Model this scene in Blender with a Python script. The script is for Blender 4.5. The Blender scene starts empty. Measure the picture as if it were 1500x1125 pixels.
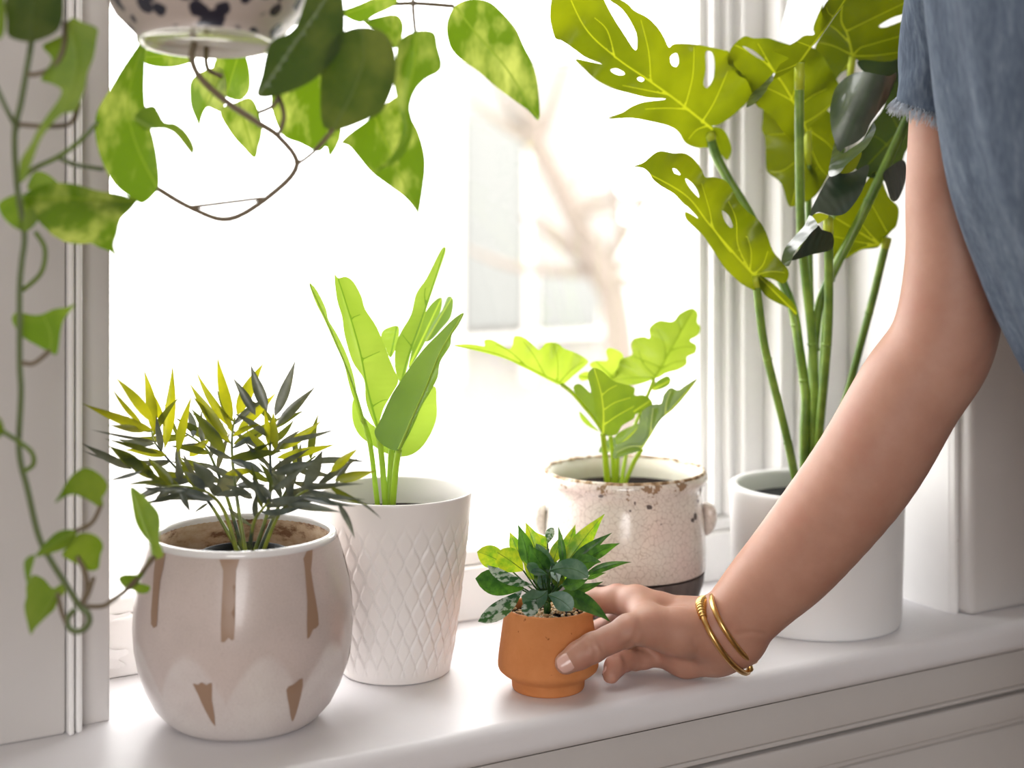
import bpy, bmesh, math, random
import numpy as np
from mathutils import Vector, Matrix, noise
from mathutils.geometry import delaunay_2d_cdt

sc = bpy.context.scene
COL = sc.collection
R = math.radians
random.seed(4)

# ------------------------------------------------------------------ camera
F, YH, CAMZ, YAW = 2300.0, 271.0, 0.367, R(30.5)      # focal length and horizon in photo pixels; sill top is z = 0
FWD = Vector((math.sin(YAW), math.cos(YAW), 0))
RGT = Vector((math.cos(YAW), -math.sin(YAW), 0))
UP = Vector((0, 0, 1))
CAM = Vector((0, 0, CAMZ))
cd = bpy.data.cameras.new('camera')
cam = bpy.data.objects.new('camera', cd)
COL.objects.link(cam)
cam.location = CAM
cam.rotation_euler = (R(90), 0, -YAW)
cd.sensor_fit = 'HORIZONTAL'
cd.sensor_width = 36
cd.lens = 36 * F / 1500
cd.shift_y = -(562.5 - YH) / 1500
cd.clip_start = 0.02
cd.dof.use_dof = True
cd.dof.focus_distance = 1.14
cd.dof.aperture_fstop = 3.6
sc.camera = cam

# ------------------------------------------------------------------ light
w = bpy.data.worlds.new('world')
sc.world = w
w.use_nodes = True
bg = w.node_tree.nodes['Background']
bg.inputs[0].default_value = (1.0, 0.988, 0.975, 1)
bg.inputs[1].default_value = 6.0
try:
    w.cycles.sampling_method = 'MANUAL'
    w.cycles.sample_map_resolution = 256
except Exception:
    pass


def area(name, loc, target, sx, sy, energy, col):
    l = bpy.data.lights.new(name, 'AREA')
    l.shape = 'RECTANGLE'
    l.size, l.size_y, l.energy, l.color = sx, sy, energy, col
    o = bpy.data.objects.new(name, l)
    COL.objects.link(o)
    o.location = loc
    o.rotation_euler = (Vector(target) - Vector(loc)).to_track_quat('-Z', 'Y').to_euler()
    return o


# added fill light behind the camera; the rear wall has no window
area('rear_fill_light', (-0.9, -1.75, 0.6), (0.5, 1.0, 0.1), 1.7, 1.3, 50, (1.0, 0.975, 0.965))
vs = sc.view_settings
vs.view_transform = 'Standard'
vs.look = 'None'
vs.exposure = 0.22
vs.gamma = 1.0
vs.use_curve_mapping = False
try:
    sc.cycles.max_bounces = 8
    sc.cycles.diffuse_bounces = 5
    sc.cycles.transmission_bounces = 8
    sc.cycles.transparent_max_bounces = 8
    sc.cycles.sample_clamp_indirect = 6
    sc.cycles.use_denoising = True
except Exception:
    pass


# ------------------------------------------------------------------ helpers
def P(x, y, d):
    """photo pixel + distance along the view axis -> world point"""
    k = d / F
    return CAM + FWD * d + RGT * ((x - 750) * k) + UP * ((YH - y) * k)


def tag(o, label=None, cat=None, group=None, kind=None):
    if label: o['label'] = label
    if cat: o['category'] = cat
    if group: o['group'] = group
    if kind: o['kind'] = kind
    return o


def thing(name, label, cat, loc, group=None):
    o = bpy.data.objects.new(name, None)
    COL.objects.link(o)
    o.location = loc
    o.empty_display_size = 0.02
    return tag(o, label, cat, group)


def wloc(o):
    v = Vector((0, 0, 0))
    while o is not None:
        v += Vector(o.location)
        o = o.parent
    return v


def mesh_obj(name, verts, faces, mat, parent=None, smooth=True, loc=None):
    """verts in world space; stored relative to the object's origin"""
    org = wloc(parent) if parent is not None else Vector((0, 0, 0))
    off = Vector(loc) if loc is not None else org
    me = bpy.data.meshes.new(name)
    me.from_pydata([tuple(Vector(v) - off) for v in verts], [], faces)
    me.validate()
    if smooth:
        me.polygons.foreach_set('use_smooth', [True] * len(me.polygons))
    if mat: me.materials.append(mat)
    o = bpy.data.objects.new(name, me)
    COL.objects.link(o)
    if parent is not None:
        o.parent = parent
    if loc is not None:
        o.location = Vector(loc) - org
    return o


def struct(o):
    o['kind'] = 'structure'
    return o


def box(name, x0, x1, y0, y1, z0, z1, mat, parent=None, bevel=0.0, seg=3, rough=0.0):
    bm = bmesh.new()
    bmesh.ops.create_cube(bm, size=1)
    c = Vector(((x0 + x1) / 2, (y0 + y1) / 2, (z0 + z1) / 2))
    for v in bm.verts:
        v.co = Vector((v.co.x * (x1 - x0), v.co.y * (y1 - y0), v.co.z * (z1 - z0)))
    if bevel:
        bmesh.ops.bevel(bm, geom=bm.edges[:] + bm.verts[:], offset=bevel, segments=seg, affect='EDGES', profile=0.5)
    me = bpy.data.meshes.new(name)
    bm.to_mesh(me)
    bm.free()
    if bevel:
        me.polygons.foreach_set('use_smooth', [True] * len(me.polygons))
        try:
            me.set_sharp_from_angle(angle=R(50))
        except Exception:
            pass
    me.materials.append(mat)
    o = bpy.data.objects.new(name, me)
    COL.objects.link(o)
    o.location = c
    if parent is not None:
        o.parent = parent
        o.location = c - wloc(parent)
    return o


def extrude_profile(name, prof, x0, x1, mat, parent=None):
    """profile of (y, z) points, swept along x, capped"""
    n = len(prof)
    vs_ = [(x0, y, z) for y, z in prof] + [(x1, y, z) for y, z in prof]
    fs = [(i, (i + 1) % n, n + (i + 1) % n, n + i) for i in range(n)] + [tuple(range(n))[::-1], tuple(range(n, 2 * n))]
    o = mesh_obj(name, vs_, fs, mat, parent, smooth=False)
    return o


def catmull(pts, n=6, closed=False):
    out = []
    m = len(pts)
    dim = len(pts[0])
    rng = m if closed else m - 1
    for i in range(rng):
        if closed:
            a, b, c, d = pts[(i - 1) % m], pts[i], pts[(i + 1) % m], pts[(i + 2) % m]
        else:
            a, b, c, d = pts[max(i - 1, 0)], pts[i], pts[i + 1], pts[min(i + 2, m - 1)]
        for j in range(n):
            t = j / n
            out.append(tuple(0.5 * (2 * b[q] + (c[q] - a[q]) * t + (2 * a[q] - 5 * b[q] + 4 * c[q] - d[q]) * t * t
                                    + (3 * b[q] - a[q] - 3 * c[q] + d[q]) * t ** 3) for q in range(dim)))
    if not closed:
        out.append(tuple(pts[-1]))
    return out


def tube_geo(pts, radii, sides=8, closed=False):
    """verts, faces of a tube through world points"""
    pts = [Vector(p) for p in pts]
    n = len(pts)
    if not hasattr(radii, '__len__'):
        radii = [radii] * n
    V, Fc = [], []
    up = None
    for i in range(n):
        if closed:
            t = (pts[(i + 1) % n] - pts[i - 1])
        else:
            t = pts[min(i + 1, n - 1)] - pts[max(i - 1, 0)]
        if t.length < 1e-9: t = Vector((0, 0, 1))
        t.normalize()
        if up is None:
            up = t.orthogonal().normalized()
        else:
            up = (up - t * up.dot(t))
            if up.length < 1e-6: up = t.orthogonal()
            up.normalize()
        s = t.cross(up)
        for k in range(sides):
            a = 2 * math.pi * k / sides
            V.append(pts[i] + (up * math.cos(a) + s * math.sin(a)) * radii[i])
    for i in range(n if closed else n - 1):
        j = (i + 1) % n
        for k in range(sides):
            k2 = (k + 1) % sides
            Fc.append((i * sides + k, i * sides + k2, j * sides + k2, j * sides + k))
    if not closed:
        Fc.append(tuple(range(sides))[::-1])
        Fc.append(tuple(range((n - 1) * sides, n * sides)))
    return V, Fc


def join_geo(parts):
    V, Fc = [], []
    for v, f in parts:
        b = len(V)
        V += list(v)
        Fc += [tuple(i + b for i in q) for q in f]
    return V, Fc


def stem(name, pxpts, rad, mat, parent, n=5, sides=8):
    """tube through (x, y, d) photo points; rad in metres, single or a per-point list"""
    if not hasattr(rad, '__len__'): rad = [rad] * len(pxpts)
    c = catmull([tuple(p) + (r,) for p, r in zip(pxpts, rad)], n)
    V, Fc = tube_geo([P(*q[:3]) for q in c], [q[3] for q in c], sides)
    return mesh_obj(name, V, Fc, mat, parent)


def lathe_geo(c, prof, seg=64, disp=None, cap=True):
    """prof: list of (r, z) from outside bottom up over the lip and down inside"""
    V, Fc = [], []
    n = len(prof)
    for i, (r, z) in enumerate(prof):
        for k in range(seg):
            a = 2 * math.pi * k / seg
            rr = r + (disp(a, z, i) if disp else 0)
            V.append(Vector(c) + Vector((rr * math.cos(a), rr * math.sin(a), z)))
    for i in range(n - 1):
        for k in range(seg):
            k2 = (k + 1) % seg
            Fc.append((i * seg + k, i * seg + k2, (i + 1) * seg + k2, (i + 1) * seg + k))
    if cap:
        Fc.append(tuple(range(seg))[::-1])
        if cap != 'bottom': Fc.append(tuple(range((n - 1) * seg, n * seg)))
    return V, Fc


def lathe(name, c, prof, mat, parent, seg=64, disp=None, cap=True):
    V, Fc = lathe_geo(c, prof, seg, disp, cap)
    return mesh_obj(name, V, Fc, mat, parent)


def rad_at(prof_out, z):
    for (r0, z0), (r1, z1) in zip(prof_out, prof_out[1:]):
        if z0 <= z <= z1 and z1 > z0:
            return r0 + (r1 - r0) * (z - z0) / (z1 - z0)
    return 0.0


def hit_lathe(px, py, c, prof_out):
    """first point where the view ray through a photo pixel meets a turned outer wall -> (angle, z)"""
    a, b = P(px, py, 0.5), P(px, py, 2.0)
    best = None
    for i in range(3001):
        p = a.lerp(b, i / 3000)
        z = p.z - c[2]
        r = math.hypot(p.x - c[0], p.y - c[1])
        e = r - rad_at(prof_out, z)
        if best is None or e < best[0]: best = (e, math.atan2(p.y - c[1], p.x - c[0]), z)
        if e <= 0: break
    return best[1], best[2]


def wall_patch(name, pix, c, prof_out, mat, parent, off=0.0004, step=5.0, px=True, rot=0.0):
    """a thin patch of glaze lying on a turned wall; outline in photo pixels or in (angle, z)"""
    if px:
        az = [hit_lathe(x, y, c, prof_out) for x, y in pix]
    else:
        az = list(pix)
    S = 0.06
    poly = [(a * S, z) for a, z in az]
    V2, tris = fill(poly, [], 0.003)
    V = []
    for x, z in V2:
        a = x / S + rot
        r = rad_at(prof_out, z) + off
        V.append((c[0] + r * math.cos(a), c[1] + r * math.sin(a), c[2] + z))
    return mesh_obj(name, V, tris, mat, parent), az


def inside(pt, poly):
    x, y = pt
    r = False
    j = len(poly) - 1
    for i in range(len(poly)):
        xi, yi = poly[i]
        xj, yj = poly[j]
        if (yi > y) != (yj > y) and x < (xj - xi) * (y - yi) / (yj - yi) + xi:
            r = not r
        j = i
    return r


def fill(poly, holes, step, lines=()):
    """triangulate an outline with holes, with a grid of inner points"""
    pts = [Vector(p) for p in poly]
    edges = [(i, (i + 1) % len(poly)) for i in range(len(poly))]
    for h in holes:
        b = len(pts)
        pts += [Vector(p) for p in h]
        edges += [(b + i, b + (i + 1) % len(h)) for i in range(len(h))]
    for ln in lines:
        ln = [q for q in ln if inside(q, poly) and not any(inside(q, h) for h in holes)]
        b = len(pts)
        pts += [Vector(q) for q in ln]
        edges += [(b + i, b + i + 1) for i in range(len(ln) - 1)]
        ob = np.array(poly)
        for (ax_, ay_), (bx_, by_) in zip(ln, ln[1:]):
            l_ = math.hypot(bx_ - ax_, by_ - ay_) or 1
            for sg in (-3.2, 3.2):
                q = ((ax_ + bx_) / 2 - (by_ - ay_) / l_ * sg, (ay_ + by_) / 2 + (bx_ - ax_) / l_ * sg)
                if inside(q, poly) and not any(inside(q, h) for h in holes) and np.min((ob[:, 0] - q[0]) ** 2 + (ob[:, 1] - q[1]) ** 2) > 4:
                    pts.append(Vector(q))
    bd = np.array([tuple(p) for p in pts])
    xs, ys = [p[0] for p in poly], [p[1] for p in poly]
    y = min(ys)
    row = 0
    while y < max(ys):
        x = min(xs) + (step / 2 if row % 2 else 0)
        while x < max(xs):
            if inside((x, y), poly) and not any(inside((x, y), h) for h in holes):
                if np.min((bd[:, 0] - x) ** 2 + (bd[:, 1] - y) ** 2) > (0.45 * step) ** 2:
                    pts.append(Vector((x, y)))
            x += step
        y += step * 0.87
        row += 1
    ov, oe, of, _, _, _ = delaunay_2d_cdt(pts, edges, [], 0, 1e-7)
    tris = []
    for f in of:
        cx = sum(ov[i][0] for i in f) / len(f)
        cy = sum(ov[i][1] for i in f) / len(f)
        if inside((cx, cy), poly) and not any(inside((cx, cy), h) for h in holes):
            tris.append(tuple(f))
    return [(v[0], v[1]) for v in ov], tris


class Sheet:
    """a leaf surface: base and tip on the photo, their distances, and how the blade tilts and curls between"""

    def __init__(s, B, T, dB, dT, roll=0, fold=0, bend=0, cup=0, wave=0, wl=45, twist=0):
        s.B, s.T, s.dB, s.dT = B, T, dB, dT
        s.roll, s.fold, s.bend, s.cup, s.wave, s.wl, s.twist = roll, fold, bend, cup, wave, wl, twist
        s.L = math.hypot(T[0] - B[0], T[1] - B[1])
        s.a = ((T[0] - B[0]) / s.L, (T[1] - B[1]) / s.L)
        s.k = dB / F

    def uv(s, x, y):
        dx, dy = x - s.B[0], y - s.B[1]
        return (dx * s.a[0] + dy * s.a[1]) / s.L, -dx * s.a[1] + dy * s.a[0]

    def d(s, x, y):
        u, v = s.uv(x, y)
        m = v * s.k
        Lm = s.L * s.k
        r = s.dB + (s.dT - s.dB) * u + (s.roll + s.twist * (u - 0.5)) * m + s.fold * abs(m)
        r += s.bend * 4 * u * (1 - u) * Lm + s.cup * m * m / Lm
        r += s.wave * math.sin(u * s.L / s.wl * 6.28 + (1.3 if v > 0 else 0)) * abs(m)
        return r

    def p(s, x, y, lift=0.0):
        return P(x, y, s.d(x, y) - lift)


def leaf(parent, outline, B, T, dB, dT, mat, vmat=None, holes=(), veins=(), vr=0.0008, step=9, n=4, mid=None, name='leaf',
         sm=True, ridge=0.0, **kw):
    """one leaf blade from its outline (photo pixels), with its own slant and curl; midrib and veins are a sub-part"""
    sh = Sheet(B, T, dB, dT, **kw)
    ol = catmull(outline, n, True) if sm else outline
    hl = [catmull(h, 3, True) for h in holes]
    midl = catmull(mid if mid else [B, ((B[0] + T[0]) / 2, (B[1] + T[1]) / 2), T], 7)
    vl = [(midl, 1.0)] + [(catmull(v, 5), 1.8) for v in veins]
    V2, tris = fill(ol, hl, step, [l for l, _ in vl] if ridge else ())
    dist = np.full(len(V2), 40.0)
    if ridge:
        q = np.array(V2)
        for l, wgt in vl:
            l = np.array(l)
            m = len(l)
            for i in range(m - 1):
                ba = l[i + 1] - l[i]
                t = np.clip(((q - l[i]) @ ba) / max(ba @ ba, 1e-9), 0, 1)
                dd = np.linalg.norm(q - l[i] - t[:, None] * ba, axis=1)
                dist = np.minimum(dist, dd * wgt * (1 + 1.2 * (i + t) / m))
    V = [sh.p(x, y, ridge * max(0, 1 - dist[i] / 5)) for i, (x, y) in enumerate(V2)]
    o = mesh_obj(name, V, tris, mat, parent)
    at_ = o.data.attributes.new('vein', 'FLOAT', 'POINT')
    at_.data.foreach_set('value', dist.astype(np.float32))
    if vmat is not None:
        c = midl
        m = len(c)
        g = tube_geo([sh.p(x, y, 0.2 * vr) for x, y in c], [vr * (1 - 0.75 * i / (m - 1)) for i in range(m)], 6)
        mesh_obj('midrib', g[0], g[1], vmat, o)
    return o


PROF = {
    'lance': lambda t: max(0.0, math.sin(math.pi * t ** 0.75)) ** 1.05 * (1 - 0.2 * t),
    'obov': lambda t: (max(0.0, math.sin(math.pi * min(1, t ** 1.25))) ** 0.7),
    'heart': lambda t: (min(1, (t + 0.03) / 0.22)) ** 0.6 * max(0.0, 1 - max(0, (t - 0.22) / 0.78) ** 1.55),
    'strap': lambda t: min(1, (t + 0.05) / 0.2) ** 0.6 * max(0.0, 1 - max(0, (t - 0.45) / 0.55) ** 2.2),
}


def blade(parent, B, T, wpx, dB, dT, mat, prof='lance', curve=0.0, roll=0.0, fold=0.25, droop=0.0, name='leaf', n=9,
          vmat=None, vr=0.0004, na=2):
    """narrow leaf between two photo points: width in pixels, V-folded along its midrib, curved in and out of plane"""
    L = math.hypot(T[0] - B[0], T[1] - B[1])
    ax, ay = (T[0] - B[0]) / L, (T[1] - B[1]) / L
    f = PROF[prof]
    k = dB / F
    mids = []
    for i in range(n + 1):
        t = i / n
        q = 4 * t * (1 - t)
        x = B[0] + (T[0] - B[0]) * t - ay * curve * L * q
        y = B[1] + (T[1] - B[1]) * t + ax * curve * L * q
        mids.append((x, y, dB + (dT - dB) * t + droop * q * L * k, max(f(t), 0.02) * wpx / 2))
    V, Fc = [], []
    cr, sr = math.cos(roll), math.sin(roll)
    m = 2 * na + 1
    for i, (x, y, d, w_) in enumerate(mids):
        a, b = mids[max(i - 1, 0)], mids[min(i + 1, n)]
        tx, ty = b[0] - a[0], b[1] - a[1]
        tl = math.hypot(tx, ty) or 1
        nx, ny = -ty / tl, tx / tl
        for j in range(-na, na + 1):
            s = w_ * j / na
            fd = fold * abs(s)
            o_ = s * cr - fd * sr * 0.3
            V.append(P(x + nx * o_, y + ny * o_, d + (s * sr + fd * cr) * k))
    for i in range(n):
        for j in range(m - 1):
            Fc.append((i * m + j, i * m + j + 1, (i + 1) * m + j + 1, (i + 1) * m + j))
    o = mesh_obj(name, V, Fc, mat, parent)
    if vmat is not None:
        c = [P(x, y, d - vr * 0.3) for x, y, d, _ in mids]
        g = tube_geo(c, [vr * (1 - 0.7 * i / n) for i in range(n + 1)], 5)
        mesh_obj('midrib', g[0], g[1], vmat, o)
    return o


# ------------------------------------------------------------------ materials
def mat(name, col, rough=0.5, spec=0.5, metal=0.0, coat=0.0, sss=0.0):
    m = bpy.data.materials.new(name)
    m.use_nodes = True
    b = m.node_tree.nodes['Principled BSDF']
    b.inputs['Base Color'].default_value = (*col, 1)
    b.inputs['Roughness'].default_value = rough
    b.inputs['Specular IOR Level'].default_value = spec
    b.inputs['Metallic'].default_value = metal
    if coat:
        b.inputs['Coat Weight'].default_value = coat
        b.inputs['Coat Roughness'].default_value = 0.08
    if sss:
        b.inputs['Subsurface Weight'].default_value = sss
    return m


def N(m, typ, **kw):
    n = m.node_tree.nodes.new(typ)
    for k, v in kw.items():
        if k in n.inputs.keys():
            n.inputs[k].default_value = v
        else:
            setattr(n, k, v)
    return n


def lk(m, a, b):
    m.node_tree.links.new(a, b)


def bsdf(m):
    return m.node_tree.nodes['Principled BSDF']


def coords(m, kind='Object', scale=(1, 1, 1)):
    tc = N(m, 'ShaderNodeTexCoord')
    mp = N(m, 'ShaderNodeMapping')
    mp.inputs['Scale'].default_value = scale
    lk(m, tc.outputs[kind], mp.inputs['Vector'])
    return mp.outputs['Vector']


def ramp(m, src, stops):
    r = N(m, 'ShaderNodeValToRGB')
    el = r.color_ramp.elements
    while len(el) < len(stops): el.new(0.5)
    for e, (p, c) in zip(el, stops):
        e.position = p
        e.color = (*c, 1)
    lk(m, src, r.inputs['Fac'])
    return r.outputs['Color']


def noise_col(m, stops, scale=20, detail=4, rough=0.6, sc3=(1, 1, 1), dist=0.0, kind='Object'):
    n = N(m, 'ShaderNodeTexNoise', Scale=scale, Detail=detail, Roughness=rough, Distortion=dist)
    lk(m, coords(m, kind, sc3), n.inputs['Vector'])
    return ramp(m, n.outputs['Fac'], stops), n


def bump(m, src, strength=0.2, dist=0.001):
    b = N(m, 'ShaderNodeBump', Strength=strength, Distance=dist)
    lk(m, src, b.inputs['Height'])
    lk(m, b.outputs['Normal'], bsdf(m).inputs['Normal'])
    return b


def leaf_mat(name, lo, hi, tlo, thi, tw=0.5, rough=0.4, scale=25, spec=0.4, a=0.4, b=0.62, sc3=(1, 1, 1), relief=0.0, vein=None):
    """blade: reflects lo..hi, lets light through as tlo..thi"""
    m = mat(name, hi, rough, spec)
    c, nz = noise_col(m, [(a, lo), (b, hi)], scale, 3, 0.55, sc3)
    tr = N(m, 'ShaderNodeBsdfTranslucent')
    c2 = ramp(m, nz.outputs['Fac'], [(a, tlo), (b, thi)])
    if vein:
        an = N(m, 'ShaderNodeAttribute')
        an.attribute_name = 'vein'
        vf = ramp(m, N(m, 'ShaderNodeMath').outputs[0], [(0.10, (1, 1, 1)), (0.24, (0, 0, 0))])
        md = vf.node.inputs['Fac'].links[0].from_node
        md.operation = 'MULTIPLY'
        md.inputs[1].default_value = 0.1
        lk(m, an.outputs['Fac'], md.inputs[0])
        for q, (src, col) in enumerate(((c, vein[0]), (c2, vein[1]))):
            mv = N(m, 'ShaderNodeMix', data_type='RGBA')
            lk(m, vf, mv.inputs[0])
            lk(m, src, mv.inputs[6])
            mv.inputs[7].default_value = (*col, 1)
            if q: c2 = mv.outputs[2]
            else: c = mv.outputs[2]
    lk(m, c, bsdf(m).inputs['Base Color'])
    lk(m, c2, tr.inputs['Color'])
    mx = N(m, 'ShaderNodeMixShader', Fac=tw)
    out = m.node_tree.nodes['Material Output']
    lk(m, bsdf(m).outputs['BSDF'], mx.inputs[1])
    lk(m, tr.outputs['BSDF'], mx.inputs[2])
    lk(m, mx.outputs['Shader'], out.inputs['Surface'])
    if relief:
        wv = N(m, 'ShaderNodeTexNoise', Scale=scale * 5, Detail=2.0)
        lk(m, coords(m), wv.inputs['Vector'])
        bump(m, wv.outputs['Fac'], relief, 0.002)
    return m

# ------------------------------------------------------------------ setting materials
def paint(name, col, rough=0.45, chips=0.0):
    m = mat(name, col, rough, 0.4)
    c, nz = noise_col(m, [(0.3, tuple(x * 0.95 for x in col)), (0.7, col)], 9, 5, 0.6)
    if chips:
        n2 = N(m, 'ShaderNodeTexNoise', Scale=38.0, Detail=6.0, Roughness=0.7, Distortion=0.6)
        lk(m, coords(m), n2.inputs['Vector'])
        f = ramp(m, n2.outputs['Fac'], [(0.70 - chips * 0.03, (0, 0, 0)), (0.72 - chips * 0.03, (1, 1, 1))])
        mx = N(m, 'ShaderNodeMix', data_type='RGBA')
        lk(m, f, mx.inputs[0])
        lk(m, c, mx.inputs[6])
        mx.inputs[7].default_value = (0.36, 0.29, 0.22, 1)
        c = mx.outputs[2]
    lk(m, c, bsdf(m).inputs['Base Color'])
    n3 = N(m, 'ShaderNodeTexNoise', Scale=60.0, Detail=5.0)
    lk(m, coords(m, 'Object', (0.35, 1, 1)), n3.inputs['Vector'])
    bump(m, n3.outputs['Fac'], 0.12, 0.002)
    return m


M_SILL = paint('sill paint', (0.80, 0.79, 0.81), 0.38)
M_TRIM = paint('trim paint', (0.63, 0.605, 0.59), 0.45)
M_FRAME = paint('frame paint', (0.90, 0.89, 0.88), 0.45)
M_FRAMEC = paint('worn frame paint', (0.88, 0.865, 0.85), 0.5, 0.6)
M_WALL = paint('wall paint', (0.66, 0.63, 0.60), 0.7)
M_FLOOR = mat('floor wood', (0.30, 0.19, 0.11), 0.4)
c_, n_ = noise_col(M_FLOOR, [(0.3, (0.22, 0.13, 0.07)), (0.7, (0.36, 0.23, 0.13))], 6, 4, 0.6, (1, 12, 1))
lk(M_FLOOR, c_, bsdf(M_FLOOR).inputs['Base Color'])
M_GLASS = bpy.data.materials.new('window glass')
M_GLASS.use_nodes = True
nt = M_GLASS.node_tree
nt.nodes.remove(nt.nodes['Principled BSDF'])
tr_ = N(M_GLASS, 'ShaderNodeBsdfTransparent')
gl_ = N(M_GLASS, 'ShaderNodeBsdfGlossy', Roughness=0.02)
mx_ = N(M_GLASS, 'ShaderNodeMixShader', Fac=0.05)
lk(M_GLASS, tr_.outputs[0], mx_.inputs[1])
lk(M_GLASS, gl_.outputs[0], mx_.inputs[2])
lk(M_GLASS, mx_.outputs[0], nt.nodes['Material Output'].inputs['Surface'])

# ------------------------------------------------------------------ room shell
ZF, ZC = -0.80, 1.75
WX0, WX1, WZ1 = 0.300, 1.008, 1.30      # window opening
YW = 1.075                              # room face of the window wall
YB = 1.155                              # back edge of the sill, face of the sash
ROOM_Y0, ROOM_X0, ROOM_X1 = -1.9, -2.2, 2.5
struct(box('floor', ROOM_X0, ROOM_X1, ROOM_Y0, 1.25, ZF - 0.05, ZF, M_FLOOR))
struct(box('ceiling', ROOM_X0, ROOM_X1, ROOM_Y0, 1.25, ZC, ZC + 0.05, M_WALL))
struct(box('wall_left', ROOM_X0 - 0.1, ROOM_X0, ROOM_Y0, 1.25, ZF, ZC, M_WALL))
struct(box('wall_right', ROOM_X1, ROOM_X1 + 0.1, ROOM_Y0, 1.25, ZF, ZC, M_WALL))
struct(box('wall_rear', ROOM_X0, ROOM_X1, ROOM_Y0 - 0.1, ROOM_Y0, ZF, ZC, M_WALL))
wf = struct(box('wall_front', ROOM_X0, WX0, YW, 1.25, ZF, ZC, M_WALL))
box('wall_section', WX1 + 0.05, ROOM_X1, 0.985, 1.25, ZF, ZC, M_WALL, wf)
box('wall_section', WX0, WX1 + 0.05, YW, 1.25, WZ1, ZC, M_WALL, wf)
box('wall_section', WX0, WX1 + 0.05, 1.0, 1.25, ZF, -0.03, M_WALL, wf)

# sill board with a rounded nose
prof = [(1.20, 0.0), (1.20, -0.026), (0.925, -0.026)]
for i in range(7):
    a = R(-90 - 15 * i)
    prof.append((0.928 + 0.009 * math.cos(a), -0.017 + 0.009 * math.sin(a)))
for i in range(7):
    a = R(180 - 15 * i)
    prof.append((0.928 + 0.009 * math.cos(a), -0.009 + 0.009 * math.sin(a)))
sill = extrude_profile('trim_1', prof, -1.3, 1.62, M_SILL)
sill['kind'] = 'structure'
sill['label'] = 'white painted window sill board with rounded front edge'
me = sill.data
me.polygons.foreach_set('use_smooth', [True] * len(me.polygons))
me.set_sharp_from_angle(angle=R(40))

# apron and panelling under the sill
ap = struct(box('trim_2', -1.25, 1.55, 0.936, 1.0, -0.061, -0.026, M_TRIM, bevel=0.002))
ap['label'] = 'white panelled apron below the window sill'
box('moulding', -1.25, 1.55, 0.940, 1.0, -0.0665, -0.0625, M_TRIM, ap, bevel=0.0012)
box('panel', -1.25, 1.55, 0.938, 1.0, -0.0905, -0.0690, M_TRIM, ap, bevel=0.002)
box('moulding', -1.25, 1.55, 0.945, 1.0, -0.0975, -0.0925, M_TRIM, ap, bevel=0.0015)
box('panel', -1.25, 1.36, 0.950, 1.0, -0.30, -0.1000, M_TRIM, ap, bevel=0.002)
box('panel', 1.365, 1.55, 0.950, 1.0, -0.30, -0.1000, M_TRIM, ap, bevel=0.002)
box('panel', -1.25, 1.55, 0.944, 1.0, -0.76, -0.304, M_TRIM, ap, bevel=0.002)
struct(box('baseboard_front', ROOM_X0, ROOM_X1, 0.975, 1.0, ZF, ZF + 0.10, M_TRIM, bevel=0.004))

# casings
cl = struct(box('trim_3', -0.02, 0.2756, 1.054, YW, 0.0, 1.42, M_TRIM, bevel=0.003))
cl['label'] = 'left window casing with beaded edge'
box('bead', 0.2762, 0.2802, 1.050, YW, 0.0, 1.42, M_FRAME, cl, bevel=0.0016)
box('bead', 0.2818, 0.2862, 1.052, YW, 0.0, 1.42, M_FRAME, cl, bevel=0.0018)
box('casing_strip', 0.2866, 0.3085, 1.066, 1.14, 0.0, 1.42, M_TRIM, cl, bevel=0.0015)
cr = struct(box('trim_4', 1.014, 1.30, 0.952, 0.985, 0.0, 1.42, M_TRIM, bevel=0.006, seg=4))
cr['label'] = 'right window casing standing on the sill'
box('casing_edge', 1.0085, 1.0135, 0.965, 0.985, 0.0, 1.42, M_FRAMEC, cr, bevel=0.0018)
box('jamb', WX1, WX1 + 0.05, 0.972, 1.25, 0.0, WZ1, M_FRAME, cr)
ct = struct(box('trim_5', -0.02, 1.30, 1.045, YW, WZ1, WZ1 + 0.13, M_TRIM, bevel=0.003))

# window sash: bottom rail, right stile with its mouldings, pane
win = bpy.data.objects.new('window_1', None)
COL.objects.link(win)
win.location = (0.65, YB, 0)
tag(win, 'tall old sash window with white painted frame', kind='structure')
GX0, GX1 = 0.308, 0.893
box('bottom_rail', 0.300, GX1 + 0.05, YB, 1.200, 0.0, 0.045, M_FRAMEC, win, bevel=0.003)
box('rail_bead', 0.300, GX1 + 0.05, YB + 0.006, 1.195, 0.0452, 0.058, M_FRAME, win, bevel=0.003)
box('top_rail', 0.300, GX1 + 0.1, YB, 1.200, WZ1 - 0.05, WZ1, M_FRAME, win, bevel=0.003)
xs_ = [(GX1, GX1 + 0.0075, 1.172), (GX1 + 0.0085, GX1 + 0.0125, 1.162), (GX1 + 0.0135, GX1 + 0.021, 1.166),
       (GX1 + 0.022, GX1 + 0.0265, 1.157), (GX1 + 0.0275, GX1 + 0.034, 1.163), (GX1 + 0.035, GX1 + 0.039, 1.150)]
for a, b, yy in xs_:
    box('stile_moulding', a, b, yy, 1.21, 0.059, WZ1 - 0.05, M_FRAME, win, bevel=0.0016)
box('stile', GX1 + 0.039, GX1 + 0.060, 1.152, 1.21, 0.0, WZ1, M_FRAMEC, win, bevel=0.0015)
box('stop', GX1 + 0.0615, GX1 + 0.078, 1.128, 1.21, 0.0, WZ1, M_FRAME, win, bevel=0.003)
box('stop', GX1 + 0.079, WX1, 1.095, 1.21, 0.0, WZ1, M_FRAME, win, bevel=0.004)
box('pane', GX0 - 0.006, GX1 + 0.002, 1.178, 1.181, 0.056, WZ1 - 0.05, M_GLASS, win)

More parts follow.
